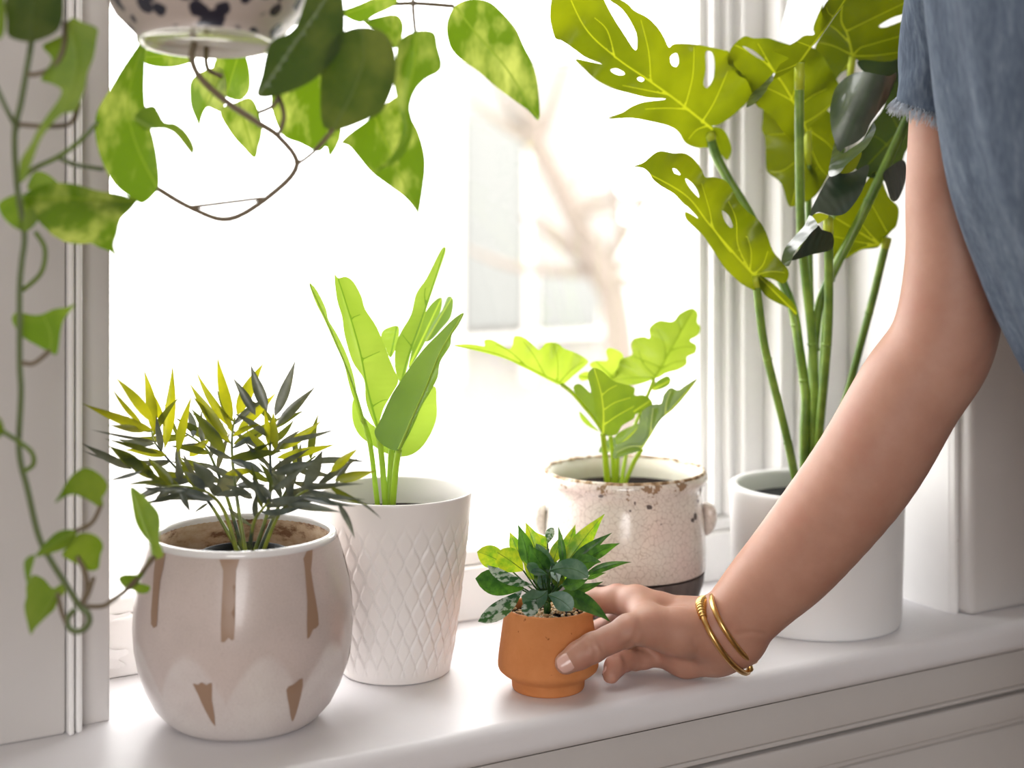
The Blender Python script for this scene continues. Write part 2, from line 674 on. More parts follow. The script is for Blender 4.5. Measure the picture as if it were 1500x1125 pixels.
M_CRACK = mat('open paint crack', (0.05, 0.045, 0.04), 0.9)
for x_, z0_, z1_, w_ in ((0.3195, 0.001, 0.013, 0.0007), (0.3200, 0.015, 0.022, 0.0005), (0.3192, 0.030, 0.0335, 0.0004)):
    box('paint_crack', x_ - w_, x_ + w_, YB - 0.0004, YB + 0.0005, z0_, z1_, M_CRACK, win)
for k_, ol_ in enumerate(([(150, 962), (158, 958), (172, 966), (186, 966), (190, 974), (176, 980), (186, 990), (172, 994), (152, 986), (146, 974)], [(150, 925), (160, 912), (176, 914), (192, 912), (190, 918), (170, 920), (158, 928)])):
    V2_, T_ = fill(catmull(ol_, 3, True), [], 5)
    rx = [(0.3165 + (x - 134) * 0.00056, 0.003 + (1003 - y) * 0.00050) for x, y in V2_]
    mesh_obj('paint_flake', [(x, YB - 0.0009 + 0.0004 * noise.noise((x * 300, z * 300, k_)), z) for x, z in rx], T_, M_FRAME, win)

# ------------------------------------------------------------------ outdoors
M_GROUND = mat('pale paving', (0.46, 0.44, 0.42), 0.9)
M_H1 = mat('house render', (0.285, 0.27, 0.25), 0.9)
M_H2 = mat('house grey', (0.185, 0.19, 0.18), 0.9)
M_HW = mat('house white', (0.6, 0.58, 0.55), 0.8)
M_BARK = mat('pale bark', (0.21, 0.175, 0.145), 0.9)
struct(box('ground', -30, 60, 1.3, 60, -1.3, -1.2, M_GROUND))


def outp(x, y, yy):
    """photo pixel -> point on the vertical plane Y = yy"""
    q = P(x, y, 1.0) - CAM
    return CAM + q * (yy / q.y)


YO = 7.0
a, b = outp(655, 300, YO), outp(1050, 300, YO)
hb = thing('neighbouring_house', 'pale neighbouring house seen blurred through the window glass', 'house', ((a.x + b.x) / 2, YO + 1.5, -1.2))
def hpx(name, x0, x1, y0, y1, off, m, th=0.06):
    p, q = outp(x0, y1, YO - off), outp(x1, y0, YO - off)
    return box(name, p.x, q.x, YO - off, YO - off + th, max(p.z, -1.2), q.z, m, hb, bevel=0.01)
p_, q_ = outp(672, 560, YO), outp(905, 90, YO)
box('wall', p_.x, q_.x, YO, YO + 0.25, -1.2, q_.z, M_H1, hb)
hpx('shutter', 680, 768, 175, 485, 0.10, M_H2)
hpx('window_frame', 783, 888, 390, 492, 0.10, M_HW)
hpx('pane', 792, 880, 400, 485, 0.13, M_H2, 0.04)
hpx('corner_board', 668, 678, 100, 560, 0.12, M_HW)
hpx('corner_board', 772, 780, 100, 560, 0.12, M_HW)
hpx('ledge', 660, 910, 486, 500, 0.14, M_HW)
# bare tree in front of it
tb = outp(940, 480, 5.2)
tb.z = -1.2
tree = thing('bare_tree', 'bare pale tree leaning in front of the house outside', 'tree', tb)
rt = random.Random(8)
pts = [tuple(tb)] + [tuple(outp(x, y, 5.2)) for x, y in ((905, 470), (880, 400), (835, 300), (790, 210), (765, 120))]
g = tube_geo(catmull(pts, 4), [0.07 - 0.002 * i for i in range(21)], 7)
mesh_obj('trunk', g[0], g[1], M_BARK, tree)
for i in range(16):
    t = rt.uniform(0.25, 0.95)
    s = Vector(pts[1 + int(t * 4)])
    e = s + Vector((rt.uniform(-0.55, 0.75), rt.uniform(-0.3, 0.3), rt.uniform(-0.15, 0.6)))
    mdp = s.lerp(e, 0.5) + Vector((rt.uniform(-0.08, 0.08), 0, rt.uniform(-0.1, 0.06)))
    g = tube_geo(catmull([tuple(s), tuple(mdp), tuple(e)], 4), [0.028 - 0.0026 * q for q in range(9)], 5)
    mesh_obj('branch', g[0], g[1], M_BARK, tree)

# ------------------------------------------------------------------ pots
def pot_pos(px, py):
    d = F * CAMZ / (py - YH)
    p = P(px, py, d)
    p.z = 0
    return p, d


def soil_disc(name, c, r, z, m, parent, bumpy=0.0015, seg=40, rings=8, seed=1):
    V, Fc = [Vector(c) + Vector((0, 0, z))], []
    rn = random.Random(seed)
    for i in range(1, rings + 1):
        for k in range(seg):
            a = 2 * math.pi * k / seg
            rr = r * i / rings
            zz = z + (rn.uniform(-1, 1) * bumpy if i < rings else -0.001)
            V.append(Vector(c) + Vector((rr * math.cos(a), rr * math.sin(a), zz)))
    for k in range(seg):
        Fc.append((0, 1 + k, 1 + (k + 1) % seg))
    for i in range(rings - 1):
        for k in range(seg):
            k2 = (k + 1) % seg
            Fc.append((1 + i * seg + k, 1 + (i + 1) * seg + k, 1 + (i + 1) * seg + k2, 1 + i * seg + k2))
    return mesh_obj(name, V, Fc, m, parent)


M_SOIL = mat('dark soil', (0.03, 0.022, 0.018), 1.0, 0.05)
c_, n_ = noise_col(M_SOIL, [(0.35, (0.006, 0.005, 0.005)), (0.7, (0.03, 0.021, 0.017))], 260, 4)
lk(M_SOIL, c_, bsdf(M_SOIL).inputs['Base Color'])
M_BLACK = mat('black plastic', (0.010, 0.011, 0.012), 0.6, 0.15)

# --- round pot with brown drips (palm)
C1, D1 = pot_pos(357, 1053)
T1 = thing('potted_palm', 'dark feathery palm in a round pinkish glazed pot with brown drip streaks', 'potted plant', C1)
PR1 = [(0.042, 0.0), (0.0475, 0.0012), (0.053, 0.005), (0.0605, 0.0135), (0.0665, 0.025), (0.0710, 0.038), (0.0738, 0.052),
       (0.0747, 0.066), (0.0740, 0.080), (0.0722, 0.094), (0.0692, 0.107), (0.0660, 0.118), (0.0637, 0.1250)]
M_GLZ = mat('pink grey glaze', (0.62, 0.55, 0.52), 0.28, 0.5, coat=0.25)
tcz = coords(M_GLZ)
sx = N(M_GLZ, 'ShaderNodeSeparateXYZ')
lk(M_GLZ, tcz, sx.inputs[0])
at = N(M_GLZ, 'ShaderNodeMath', operation='ARCTAN2')
lk(M_GLZ, sx.outputs['Y'], at.inputs[0])
lk(M_GLZ, sx.outputs['X'], at.inputs[1])
m1 = N(M_GLZ, 'ShaderNodeMath', operation='MULTIPLY')
m1.inputs[1].default_value = 4.5
lk(M_GLZ, at.outputs[0], m1.inputs[0])
m2 = N(M_GLZ, 'ShaderNodeMath', operation='SINE')
lk(M_GLZ, m1.outputs[0], m2.inputs[0])
m2b = N(M_GLZ, 'ShaderNodeMath', operation='ABSOLUTE')
lk(M_GLZ, m2.outputs[0], m2b.inputs[0])
m3 = N(M_GLZ, 'ShaderNodeMath', operation='MULTIPLY_ADD')
m3.inputs[1].default_value = -0.030
lk(M_GLZ, m2b.outputs[0], m3.inputs[0])
lk(M_GLZ, sx.outputs['Z'], m3.inputs[2])
mr = N(M_GLZ, 'ShaderNodeMapRange')
mr.inputs['From Min'].default_value = 0.030
mr.inputs['From Max'].default_value = 0.036
lk(M_GLZ, m3.outputs[0], mr.inputs['Value'])
nzg = N(M_GLZ, 'ShaderNodeTexNoise', Scale=26.0, Detail=5.0)
lk(M_GLZ, tcz, nzg.inputs['Vector'])
ca = ramp(M_GLZ, nzg.outputs['Fac'], [(0.35, (0.70, 0.65, 0.62)), (0.65, (0.64, 0.57, 0.55))])
cb = ramp(M_GLZ, nzg.outputs['Fac'], [(0.35, (0.56, 0.48, 0.45)), (0.65, (0.62, 0.53, 0.50))])
mxg = N(M_GLZ, 'ShaderNodeMix', data_type='RGBA')
lk(M_GLZ, mr.outputs[0], mxg.inputs[0])
lk(M_GLZ, ca, mxg.inputs[6])
lk(M_GLZ, cb, mxg.inputs[7])
vcr = N(M_GLZ, 'ShaderNodeTexVoronoi', feature='DISTANCE_TO_EDGE', Scale=420.0)
lk(M_GLZ, coords(M_GLZ, 'Object', (1, 1, 1.6)), vcr.inputs['Vector'])
vr_ = ramp(M_GLZ, vcr.outputs['Distance'], [(0.0, (0.80, 0.78, 0.77)), (0.10, (1, 1, 1))])
mxh = N(M_GLZ, 'ShaderNodeMix', data_type='RGBA', blend_type='MULTIPLY')
mxh.inputs[0].default_value = 0.5
lk(M_GLZ, mxg.outputs[2], mxh.inputs[6])
lk(M_GLZ, vr_, mxh.inputs[7])
lk(M_GLZ, mxh.outputs[2], bsdf(M_GLZ).inputs['Base Color'])
M_RIMG = mat('white rim glaze', (0.80, 0.79, 0.79), 0.12, 0.6, coat=0.5)
M_DRIP = mat('brown bare clay', (0.33, 0.21, 0.14), 0.4)
M_INR = mat('stained clay inside', (0.40, 0.27, 0.17), 0.8)
c_, n_ = noise_col(M_INR, [(0.40, (0.16, 0.075, 0.035)), (0.50, (0.44, 0.30, 0.19)), (0.7, (0.55, 0.42, 0.30))], 45, 6, 0.7, (1, 1, 2.2))
lk(M_INR, c_, bsdf(M_INR).inputs['Base Color'])
pot1 = lathe('pot', C1, PR1, M_GLZ, T1, 96, cap='bottom')
lathe('rim', C1, [(0.0634, 0.1245), (0.0638, 0.1258), (0.0636, 0.1275), (0.0624, 0.1290), (0.0606, 0.1293), (0.0592, 0.1285),
                  (0.0588, 0.1270), (0.0590, 0.1245)], M_RIMG, pot1, 96, cap=False)
lathe('pot_interior', C1, [(0.0632, 0.1246), (0.0590, 0.1248), (0.0600, 0.112), (0.0605, 0.095), (0.060, 0.07), (0.058, 0.068), (0.001, 0.068)], M_INR, pot1, 72, cap=False)
drips = [
    [(322, 806), (352, 808), (346, 835), (345, 880), (343, 936), (335, 934), (324, 940), (325, 880), (327, 835)],
    [(443, 806), (457, 805), (455, 835), (462, 880), (466, 915), (458, 922), (449, 936), (449, 880), (446, 835)],
    [(229, 815), (243, 811), (236, 850), (232, 890), (230, 917), (222, 914), (224, 870)],
    [(283, 1001), (290, 1003), (296, 999), (303, 1003), (311, 1000), (311, 1025), (316, 1064), (301, 1040), (291, 1018)],
    [(419, 1010), (427, 1003), (432, 1000), (443, 993), (440, 1020), (433, 1045), (427, 1057), (423, 1035)],
]
azs = []
for dpx in drips:
    ol = [q for q in catmull(dpx, 2, True)]
    o_, az = wall_patch('glaze_drip', ol, C1, PR1, M_DRIP, pot1)
    azs.append(az)
for az, rots in ((azs[0], (1.75, 2.6, 3.5, 4.3)), (azs[3], (1.9, 3.0, 4.2))):
    for r_ in rots:
        wall_patch('glaze_drip', az, C1, PR1, M_DRIP, pot1, px=False, rot=r_)
CN = C1 + Vector((0, 0, 0))
nur = lathe('nursery_pot', CN, [(0.022, 0.066), (0.027, 0.108), (0.0305, 0.1125), (0.0305, 0.1150), (0.0285, 0.1152), (0.0270, 0.110), (0.0265, 0.108)], M_BLACK, T1, 48)
soil_disc('soil', CN, 0.0266, 0.1095, M_BLACK, nur, 0.0006, 32, 4)

# --- tapered white pot with embossed scales (upright paddle leaves)
C2, D2 = pot_pos(580, 981)
T2 = thing('potted_banana_plant', 'small upright plant with paddle leaves in a tapered white pot embossed with scales', 'potted plant', C2)
M_WHT = mat('white matte glaze', (0.80, 0.765, 0.745), 0.32, 0.5)
PR2 = [(0.0375, 0.0), (0.0402, 0.0008)]
nz_ = 90
for i in range(nz_ + 1):
    t = i / nz_
    PR2.append((0.0410 + 0.0168 * t ** 0.85, 0.0015 + 0.1335 * t))
PR2o = list(PR2)
PR2 += [(0.0575, 0.1358), (0.0568, 0.1362), (0.0560, 0.1356), (0.0555, 0.134), (0.0542, 0.118), (0.0534, 0.108)]


def scales(a, z, i):
    if not (2 <= i <= nz_) or z > 0.122 or z < 0.006:
        return 0.0
    fade = min(1, (0.122 - z) / 0.02, (z - 0.006) / 0.008)
    u = a / (2 * math.pi) * 28
    v = z / 0.0266
    A = u + v + 0.035 * math.sin(2 * math.pi * (u - v))
    B = u - v + 0.035 * math.sin(2 * math.pi * (u + v))
    fa, fb = A - math.floor(A), B - math.floor(B)
    e = min(fa, 1 - fa, fb, 1 - fb)
    sl = 0.5 * (fa + 1 - fb)
    return fade * 0.0011 * (min(1, e * 9) - 1 + 0.9 * sl)


pot2 = lathe('pot', C2, PR2, M_WHT, T2, 392, scales)
soil_disc('soil', C2, 0.0536, 0.1165, M_SOIL, pot2, 0.0008)

# --- crackle-glazed crock with lug handles (lobed leaves)
C3, D3 = pot_pos(915, 913)
T3 = thing('potted_philodendron', 'lobed light green plant in a worn crackle-glazed cream crock with small lug handles', 'potted plant', C3)
PR3 = [(0.042, 0.0), (0.0450, 0.0015), (0.0475, 0.005), (0.0560, 0.016), (0.0625, 0.027), (0.0660, 0.038), (0.0672, 0.048), (0.0676, 0.060),
       (0.0672, 0.075), (0.0660, 0.090), (0.0645, 0.102), (0.0636, 0.110), (0.0640, 0.115), (0.0662, 0.1185), (0.0685, 0.1205),
       (0.0694, 0.1230), (0.0692, 0.1260), (0.0680, 0.1278)]
M_CRK = mat('crackle glaze', (0.75, 0.66, 0.60), 0.2, 0.5, coat=0.5)
cz = coords(M_CRK)
vo = N(M_CRK, 'ShaderNodeTexVoronoi', feature='DISTANCE_TO_EDGE', Scale=210.0)
nd = N(M_CRK, 'ShaderNodeTexNoise', Scale=120.0, Detail=2.0)
lk(M_CRK, cz, nd.inputs['Vector'])
mvx = N(M_CRK, 'ShaderNodeMix', data_type='RGBA')
mvx.inputs[0].default_value = 0.006
lk(M_CRK, cz, mvx.inputs[6])
lk(M_CRK, nd.outputs['Color'], mvx.inputs[7])
lk(M_CRK, mvx.outputs[2], vo.inputs['Vector'])
crk = ramp(M_CRK, vo.outputs['Distance'], [(0.0, (0.36, 0.27, 0.22)), (0.045, (1, 1, 1))])
tone, _n = noise_col(M_CRK, [(0.4, (0.74, 0.70, 0.63)), (0.62, (0.75, 0.615, 0.56))], 11, 2)
mxc = N(M_CRK, 'ShaderNodeMix', data_type='RGBA', blend_type='MULTIPLY')
mxc.inputs[0].default_value = 0.62
lk(M_CRK, tone, mxc.inputs[6])
lk(M_CRK, crk, mxc.inputs[7])
nch = N(M_CRK, 'ShaderNodeTexNoise', Scale=75.0, Detail=4.0, Roughness=0.65)
lk(M_CRK, cz, nch.inputs['Vector'])
sz = N(M_CRK, 'ShaderNodeSeparateXYZ')
lk(M_CRK, cz, sz.inputs[0])
hz = N(M_CRK, 'ShaderNodeMapRange')
for k_, v_ in (('From Min', 0.070), ('From Max', 0.124), ('To Min', -0.20), ('To Max', 0.075)):
    hz.inputs[k_].default_value = v_
lk(M_CRK, sz.outputs['Z'], hz.inputs['Value'])
ad = N(M_CRK, 'ShaderNodeMath', operation='ADD')
lk(M_CRK, nch.outputs['Fac'], ad.inputs[0])
lk(M_CRK, hz.outputs[0], ad.inputs[1])
chip = ramp(M_CRK, ad.outputs[0], [(0.655, (0, 0, 0)), (0.675, (1, 1, 1))])
mxd = N(M_CRK, 'ShaderNodeMix', data_type='RGBA')
lk(M_CRK, chip, mxd.inputs[0])
lk(M_CRK, mxc.outputs[2], mxd.inputs[6])
mxd.inputs[7].default_value = (0.30, 0.20, 0.12, 1)
lk(M_CRK, mxd.outputs[2], bsdf(M_CRK).inputs['Base Color'])
M_BAND = mat('bare grey stoneware', (0.115, 0.092, 0.085), 0.6)
c_, n_ = noise_col(M_BAND, [(0.3, (0.07, 0.055, 0.05)), (0.7, (0.19, 0.155, 0.145))], 60, 5, 0.6, (1, 1, 0.4))
lk(M_BAND, c_, bsdf(M_BAND).inputs['Base Color'])
M_CIN = mat('worn crock inside', (0.68, 0.66, 0.56), 0.5)
c_, n_ = noise_col(M_CIN, [(0.38, (0.70, 0.68, 0.58)), (0.62, (0.66, 0.60, 0.48)), (0.70, (0.42, 0.25, 0.11))], 30, 6, 0.7)
lk(M_CIN, c_, bsdf(M_CIN).inputs['Base Color'])
M_CHIP = mat('rusty chipped edge', (0.40, 0.26, 0.13), 0.8)
c_, n_ = noise_col(M_CHIP, [(0.42, (0.20, 0.12, 0.06)), (0.5, (0.45, 0.31, 0.17)), (0.60, (0.74, 0.68, 0.58))], 110, 4)
lk(M_CHIP, c_, bsdf(M_CHIP).inputs['Base Color'])
pot3 = lathe('pot', C3, PR3[6:], M_CRK, T3, 96, cap=False)
lathe('bare_base', C3, PR3[:6] + [(0.0666, 0.046)], M_BAND, pot3, 96, cap='bottom')
rng_ = random.Random(3)
lathe('rim', C3, [(0.0678, 0.1275), (0.0676, 0.1290), (0.0664, 0.1300), (0.0650, 0.1297), (0.0640, 0.1285), (0.0640, 0.127)], M_CHIP, pot3, 120,
      lambda a, z, i: 0.0006 * noise.noise((math.cos(a) * 9, math.sin(a) * 9, z * 200)), cap=False)
lathe('pot_interior', C3, [(0.0675, 0.1276), (0.0640, 0.1280), (0.0610, 0.118), (0.0600, 0.105), (0.060, 0.09), (0.058, 0.088), (0.001, 0.088)], M_CIN, pot3, 72, cap=False)
soil_disc('soil', C3, 0.0606, 0.1125, M_SOIL, pot3, 0.001)
for (cx_, cy_, w_, h_) in ((951, 743, 5, 4), (1018, 757, 2.5, 6), (1014, 762, 2.5, 4), (930, 737, 1.5, 3), (923, 748, 2, 2),
                           (880, 727, 4, 2.5), (1022, 734, 1.6, 3), (1027, 719, 2, 4), (968, 768, 1.4, 1.4)):
    ol = [(cx_ + w_ * math.cos(q * 0.785) * rng_.uniform(0.75, 1.15), cy_ + h_ * math.sin(q * 0.785) * rng_.uniform(0.75, 1.15)) for q in range(8)]
    wall_patch('glaze_chip', ol, C3, PR3[6:], M_BAND, pot3, off=0.00025)


def lug(px):
    """half-disc lug handle at the side of the crock"""
    side = 1 if px > 915 else -1
    c = C3 + RGT * side * 0.0655 + UP * 0.087
    V, Fc = [], []
    nn, mm = 20, 10
    for i in range(nn + 1):
        th = math.pi * i / nn
        for j in range(mm):
            ph = 2 * math.pi * j / mm
            out = 0.012 * (0.25 + 0.75 * math.sin(th)) * (1 if 0 < i < nn else 0.1)
            V.append(c + RGT * side * (out * (0.5 + 0.5 * math.cos(ph))) + UP * (-0.0135 * math.cos(th) + 0.003 * math.sin(th)) + FWD * (0.0095 * math.sin(ph) * math.sin(th) ** 0.6))
    for i in range(nn):
        for j in range(mm):
            Fc.append((i * mm + j, i * mm + (j + 1) % mm, (i + 1) * mm + (j + 1) % mm, (i + 1) * mm + j))
    mesh_obj('lug_handle', V, Fc, M_CRK, pot3)


lug(1050)
lug(780)

# --- plain white cylinder pot (split-leaf monstera)
C4, D4 = pot_pos(1196, 907)
T4 = thing('potted_monstera', 'tall split-leaf monstera in a plain white cylinder pot', 'potted plant', C4)
M_WH2 = mat('plain white glaze', (0.80, 0.80, 0.80), 0.4, 0.4)
PR4 = [(0.064, 0.0), (0.0685, 0.0008), (0.0695, 0.003), (0.0702, 0.010), (0.0718, 0.06), (0.0730, 0.105), (0.0732, 0.1115), (0.0726, 0.1138),
       (0.0712, 0.1150), (0.0690, 0.1153), (0.0668, 0.1148), (0.0655, 0.1135), (0.0650, 0.111), (0.0645, 0.095), (0.064, 0.09)]
pot4 = lathe('pot', C4, PR4, M_WH2, T4, 96)
soil_disc('soil', C4, 0.0646, 0.1005, M_BLACK, pot4, 0.0008)

# --- small terracotta pot
C5, D5 = pot_pos(803, 1007)
T5 = thing('potted_succulent', 'small leafy green plant in an orange terracotta pot held by the hand', 'potted plant', C5)
M_TER = mat('terracotta', (0.62, 0.245, 0.085), 0.75, 0.25)
c_, n_ = noise_col(M_TER, [(0.3, (0.53, 0.195, 0.062)), (0.7, (0.66, 0.27, 0.10))], 22, 6, 0.65)
n2_ = N(M_TER, 'ShaderNodeTexNoise', Scale=230.0, Detail=2.0)
lk(M_TER, coords(M_TER), n2_.inputs['Vector'])
sp_ = ramp(M_TER, n2_.outputs['Fac'], [(0.22, (0.30, 0.2, 0.16)), (0.27, (1, 1, 1))])
mxt = N(M_TER, 'ShaderNodeMix', data_type='RGBA', blend_type='MULTIPLY')
mxt.inputs[0].default_value = 0.7
lk(M_TER, c_, mxt.inputs[6])
lk(M_TER, sp_, mxt.inputs[7])
lk(M_TER, mxt.outputs[2], bsdf(M_TER).inputs['Base Color'])
bump(M_TER, n2_.outputs['Fac'], 0.08, 0.001)
PR5 = [(0.0245, 0.0), (0.0258, 0.0006), (0.0264, 0.002), (0.0268, 0.0075), (0.0278, 0.0085), (0.0330, 0.0120), (0.0358, 0.0145), (0.0367, 0.0168),
       (0.0368, 0.0195), (0.0362, 0.026), (0.0340, 0.042), (0.0320, 0.0560), (0.0316, 0.0582), (0.0309, 0.0592), (0.0297, 0.0592),
       (0.0290, 0.0585), (0.0288, 0.056), (0.0292, 0.048), (0.029, 0.046)]
pot5 = lathe('pot', C5, PR5, M_TER, T5, 80)
soil_disc('soil', C5, 0.0290, 0.0535, M_SOIL, pot5, 0.0008, 32, 5)
M_GRAV = mat('tan gravel', (0.55, 0.40, 0.24), 0.6)
inf = N(M_GRAV, 'ShaderNodeTexNoise', Scale=300.0, Detail=1.0)
lk(M_GRAV, coords(M_GRAV), inf.inputs['Vector'])
lk(M_GRAV, ramp(M_GRAV, inf.outputs['Fac'], [(0.3, (0.30, 0.19, 0.10)), (0.5, (0.62, 0.40, 0.18)), (0.65, (0.70, 0.60, 0.46))]), bsdf(M_GRAV).inputs['Base Color'])
geo = []
rg = random.Random(11)
for i in range(240):
    a, r_ = rg.uniform(0, 6.28), 0.0278 * math.sqrt(rg.random())
    c = C5 + Vector((r_ * math.cos(a), r_ * math.sin(a), 0.0545 + rg.uniform(0, 0.0016)))
    s = rg.uniform(0.0010, 0.0021)
    bm = bmesh.new()
    bmesh.ops.create_icosphere(bm, subdivisions=1, radius=s)
    geo.append(([c + Vector((v.co.x * rg.uniform(0.8, 1.2), v.co.y * rg.uniform(0.8, 1.2), v.co.z * 0.75)) for v in bm.verts], [tuple(v.index for v in f.verts) for f in bm.faces]))
    bm.free()
V, Fc = join_geo(geo)
gv = mesh_obj('gravel', V, Fc, M_GRAV, T5)
gv['kind'] = 'stuff'

# ------------------------------------------------------------------ plants
def zm(ox, oy, s):
    return lambda pts: [(ox + x / s, oy + y / s) for x, y in pts]


def z1(f, p):
    return f([p])[0]


M_MON = leaf_mat('monstera blade', (0.045, 0.085, 0.010), (0.08, 0.12, 0.010), (0.118, 0.145, 0.0012), (0.185, 0.212, 0.002), 0.55, 0.32, 14, relief=0.10,
                 vein=((0.26, 0.32, 0.03), (0.34, 0.37, 0.008)))
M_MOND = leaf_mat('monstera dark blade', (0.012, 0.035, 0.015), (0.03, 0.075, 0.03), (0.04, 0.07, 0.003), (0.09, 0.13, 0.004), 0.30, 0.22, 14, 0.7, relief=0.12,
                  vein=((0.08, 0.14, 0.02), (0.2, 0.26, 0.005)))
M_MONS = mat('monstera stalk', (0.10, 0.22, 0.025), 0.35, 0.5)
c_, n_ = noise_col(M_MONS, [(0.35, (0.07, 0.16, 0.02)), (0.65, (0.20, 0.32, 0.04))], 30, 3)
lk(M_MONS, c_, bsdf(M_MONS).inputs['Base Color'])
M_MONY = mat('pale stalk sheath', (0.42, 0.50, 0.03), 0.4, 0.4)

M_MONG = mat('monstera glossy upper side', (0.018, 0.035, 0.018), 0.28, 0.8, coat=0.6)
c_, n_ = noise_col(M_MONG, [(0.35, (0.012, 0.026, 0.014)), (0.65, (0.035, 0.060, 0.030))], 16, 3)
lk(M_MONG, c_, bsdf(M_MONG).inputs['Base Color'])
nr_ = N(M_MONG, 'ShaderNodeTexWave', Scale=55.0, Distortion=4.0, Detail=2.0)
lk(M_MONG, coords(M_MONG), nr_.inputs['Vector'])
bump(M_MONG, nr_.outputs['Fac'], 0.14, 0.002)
A3 = zm(800, 0, 2.678)
A4 = zm(1040, 180, 4.019)
A5 = zm(1040, 0, 4.687)


def mleaf(f, outline, B, T, dB, dT, m=None, holes=(), veins=(), mid=None, vm=True, **kw):
    return leaf(T4, f(outline), z1(f, B), z1(f, T), dB, dT, m or M_MON, None, [f(h) for h in holes],
                [f(v) for v in veins], 0.0017, 11, 4, f(mid) if mid else None, ridge=0.0008 if vm else 0.0, **kw)


mleaf(A3, [(650, 495), (690, 505), (715, 540), (728, 590), (710, 628), (680, 600), (640, 580), (590, 580), (545, 560), (520, 520), (480, 495), (420, 480),
           (340, 465), (245, 465), (300, 440), (330, 420), (380, 400), (450, 391), (466, 388), (400, 384), (340, 370), (270, 350), (200, 315), (150, 270),
           (115, 232), (165, 240), (218, 250), (150, 222), (100, 185), (60, 160), (35, 150), (20, 100), (15, 60), (20, 0), (35, -60), (80, -110), (150, -120),
           (200, -70), (228, 0), (265, 70), (310, 140), (345, 192), (356, 185), (352, 130), (322, 70), (290, 30), (248, 0), (270, -12), (320, 15), (345, 40),
           (400, 70), (440, 110), (465, 150), (482, 185), (500, 172), (560, 172), (610, 178), (650, 186), (700, 197), (718, 205), (740, 260), (780, 300),
           (825, 345), (790, 400), (730, 455), (680, 488)],
      (640, 500), (60, -90), 1.29, 1.20, veins=[[(545, 418), (575, 300), (580, 185)], [(410, 310), (402, 200), (372, 80)], [(270, 225), (240, 120), (190, 70)],
      [(610, 480), (660, 400), (712, 280)], [(480, 372), (400, 355), (300, 335)], [(560, 430), (480, 424), (390, 428)], [(630, 495), (590, 510), (560, 545)]],
      holes=[[(625, 205), (650, 205), (662, 250), (655, 310), (632, 345), (617, 328), (626, 270)], [(253, 272), (280, 269), (308, 288), (290, 295), (262, 286)],
             [(357, 309), (370, 303), (384, 312), (372, 320)], [(488, 222), (513, 210), (520, 245), (508, 262), (491, 250)]],
      mid=[(650, 505), (500, 385), (380, 300), (270, 222), (150, 105), (60, -90)], fold=0.22, bend=-0.06, wave=0.12, wl=60)
mleaf(A3, [(342, 652), (380, 638), (420, 605), (450, 592), (500, 600), (545, 602), (580, 625), (610, 665), (625, 695), (660, 695), (705, 710), (730, 745),
           (755, 790), (790, 830), (830, 860), (860, 905), (890, 985), (920, 1020), (950, 1060), (948, 1095), (928, 1112), (880, 1092), (835, 1090), (828, 1100),
           (828, 1138), (800, 1132), (760, 1108), (700, 1050), (660, 990), (620, 930), (580, 890), (550, 860), (545, 832), (565, 838), (597, 857), (560, 815),
           (540, 800), (500, 760), (450, 730), (420, 705), (405, 680), (380, 660)],
      (820, 1085), (342, 652), 1.27, 1.21, veins=[[(800, 1060), (805, 990), (790, 930)], [(790, 1045), (752, 960), (745, 860), (715, 790)], [(720, 985), (660, 900), (640, 820), (610, 720)],
      [(815, 1075), (850, 1040), (870, 985)], [(820, 1080), (880, 1065), (935, 1070)]],
      holes=[[(497, 661), (515, 668), (527, 686), (505, 680)], [(546, 700), (570, 715), (592, 745), (600, 776), (575, 752), (555, 725)],
             [(690, 826), (715, 845), (733, 885), (722, 893), (700, 865)]],
      mid=[(822, 1085), (760, 1020), (640, 880), (540, 760), (342, 652)], fold=-0.2, bend=0.05, wave=0.14, wl=55)
mleaf(A4, [(288, 902), (350, 930), (420, 990), (480, 1050), (512, 1105), (500, 1135), (470, 1095), (400, 1062), (330, 1020), (296, 968)],
      (505, 1120), (290, 905), 1.285, 1.26, fold=0.3)
# leaf with shaded far half behind the tall stalk
mleaf(A5, [(665, 905), (600, 985), (500, 900), (440, 820), (360, 750), (315, 715), (260, 560), (200, 520), (140, 465), (120, 410), (130, 365), (160, 310), (235, 250),
           (300, 262), (400, 262), (475, 285), (600, 320), (735, 340), (830, 480), (890, 600), (850, 700), (790, 775), (700, 862)],
      (665, 900), (150, 300), 1.32, 1.27, holes=[[(225, 316), (290, 342), (350, 388), (372, 417), (320, 392), (262, 352)]],
      veins=[[(590, 745), (700, 660), (800, 610)], [(560, 690), (470, 640), (380, 600)], [(470, 540), (400, 420), (330, 300)], [(640, 850), (740, 790), (830, 720)],
             [(560, 690), (600, 560), (640, 430)]],
      mid=[(665, 900), (590, 730), (470, 530), (330, 390), (150, 300)], fold=0.3, wave=0.1)
mleaf(A4, [(310, -10), (305, 40), (325, 100), (330, 260), (350, 300), (420, 360), (460, 480), (490, 492), (525, 480), (620, 430), (700, 300), (740, 180), (750, 60),
           (710, -60), (600, -100), (540, -130), (420, -140), (335, -110), (312, -60)],
      (590, 30), (480, 490), 1.335, 1.31, veins=[[(590, 30), (480, -20), (380, -80)], [(590, 40), (480, 60), (340, 70)], [(590, 50), (680, 110), (735, 170)], [(570, 100), (640, 250), (690, 310)],
             [(540, 200), (430, 280), (345, 290)]], fold=0.2, wave=0.1)
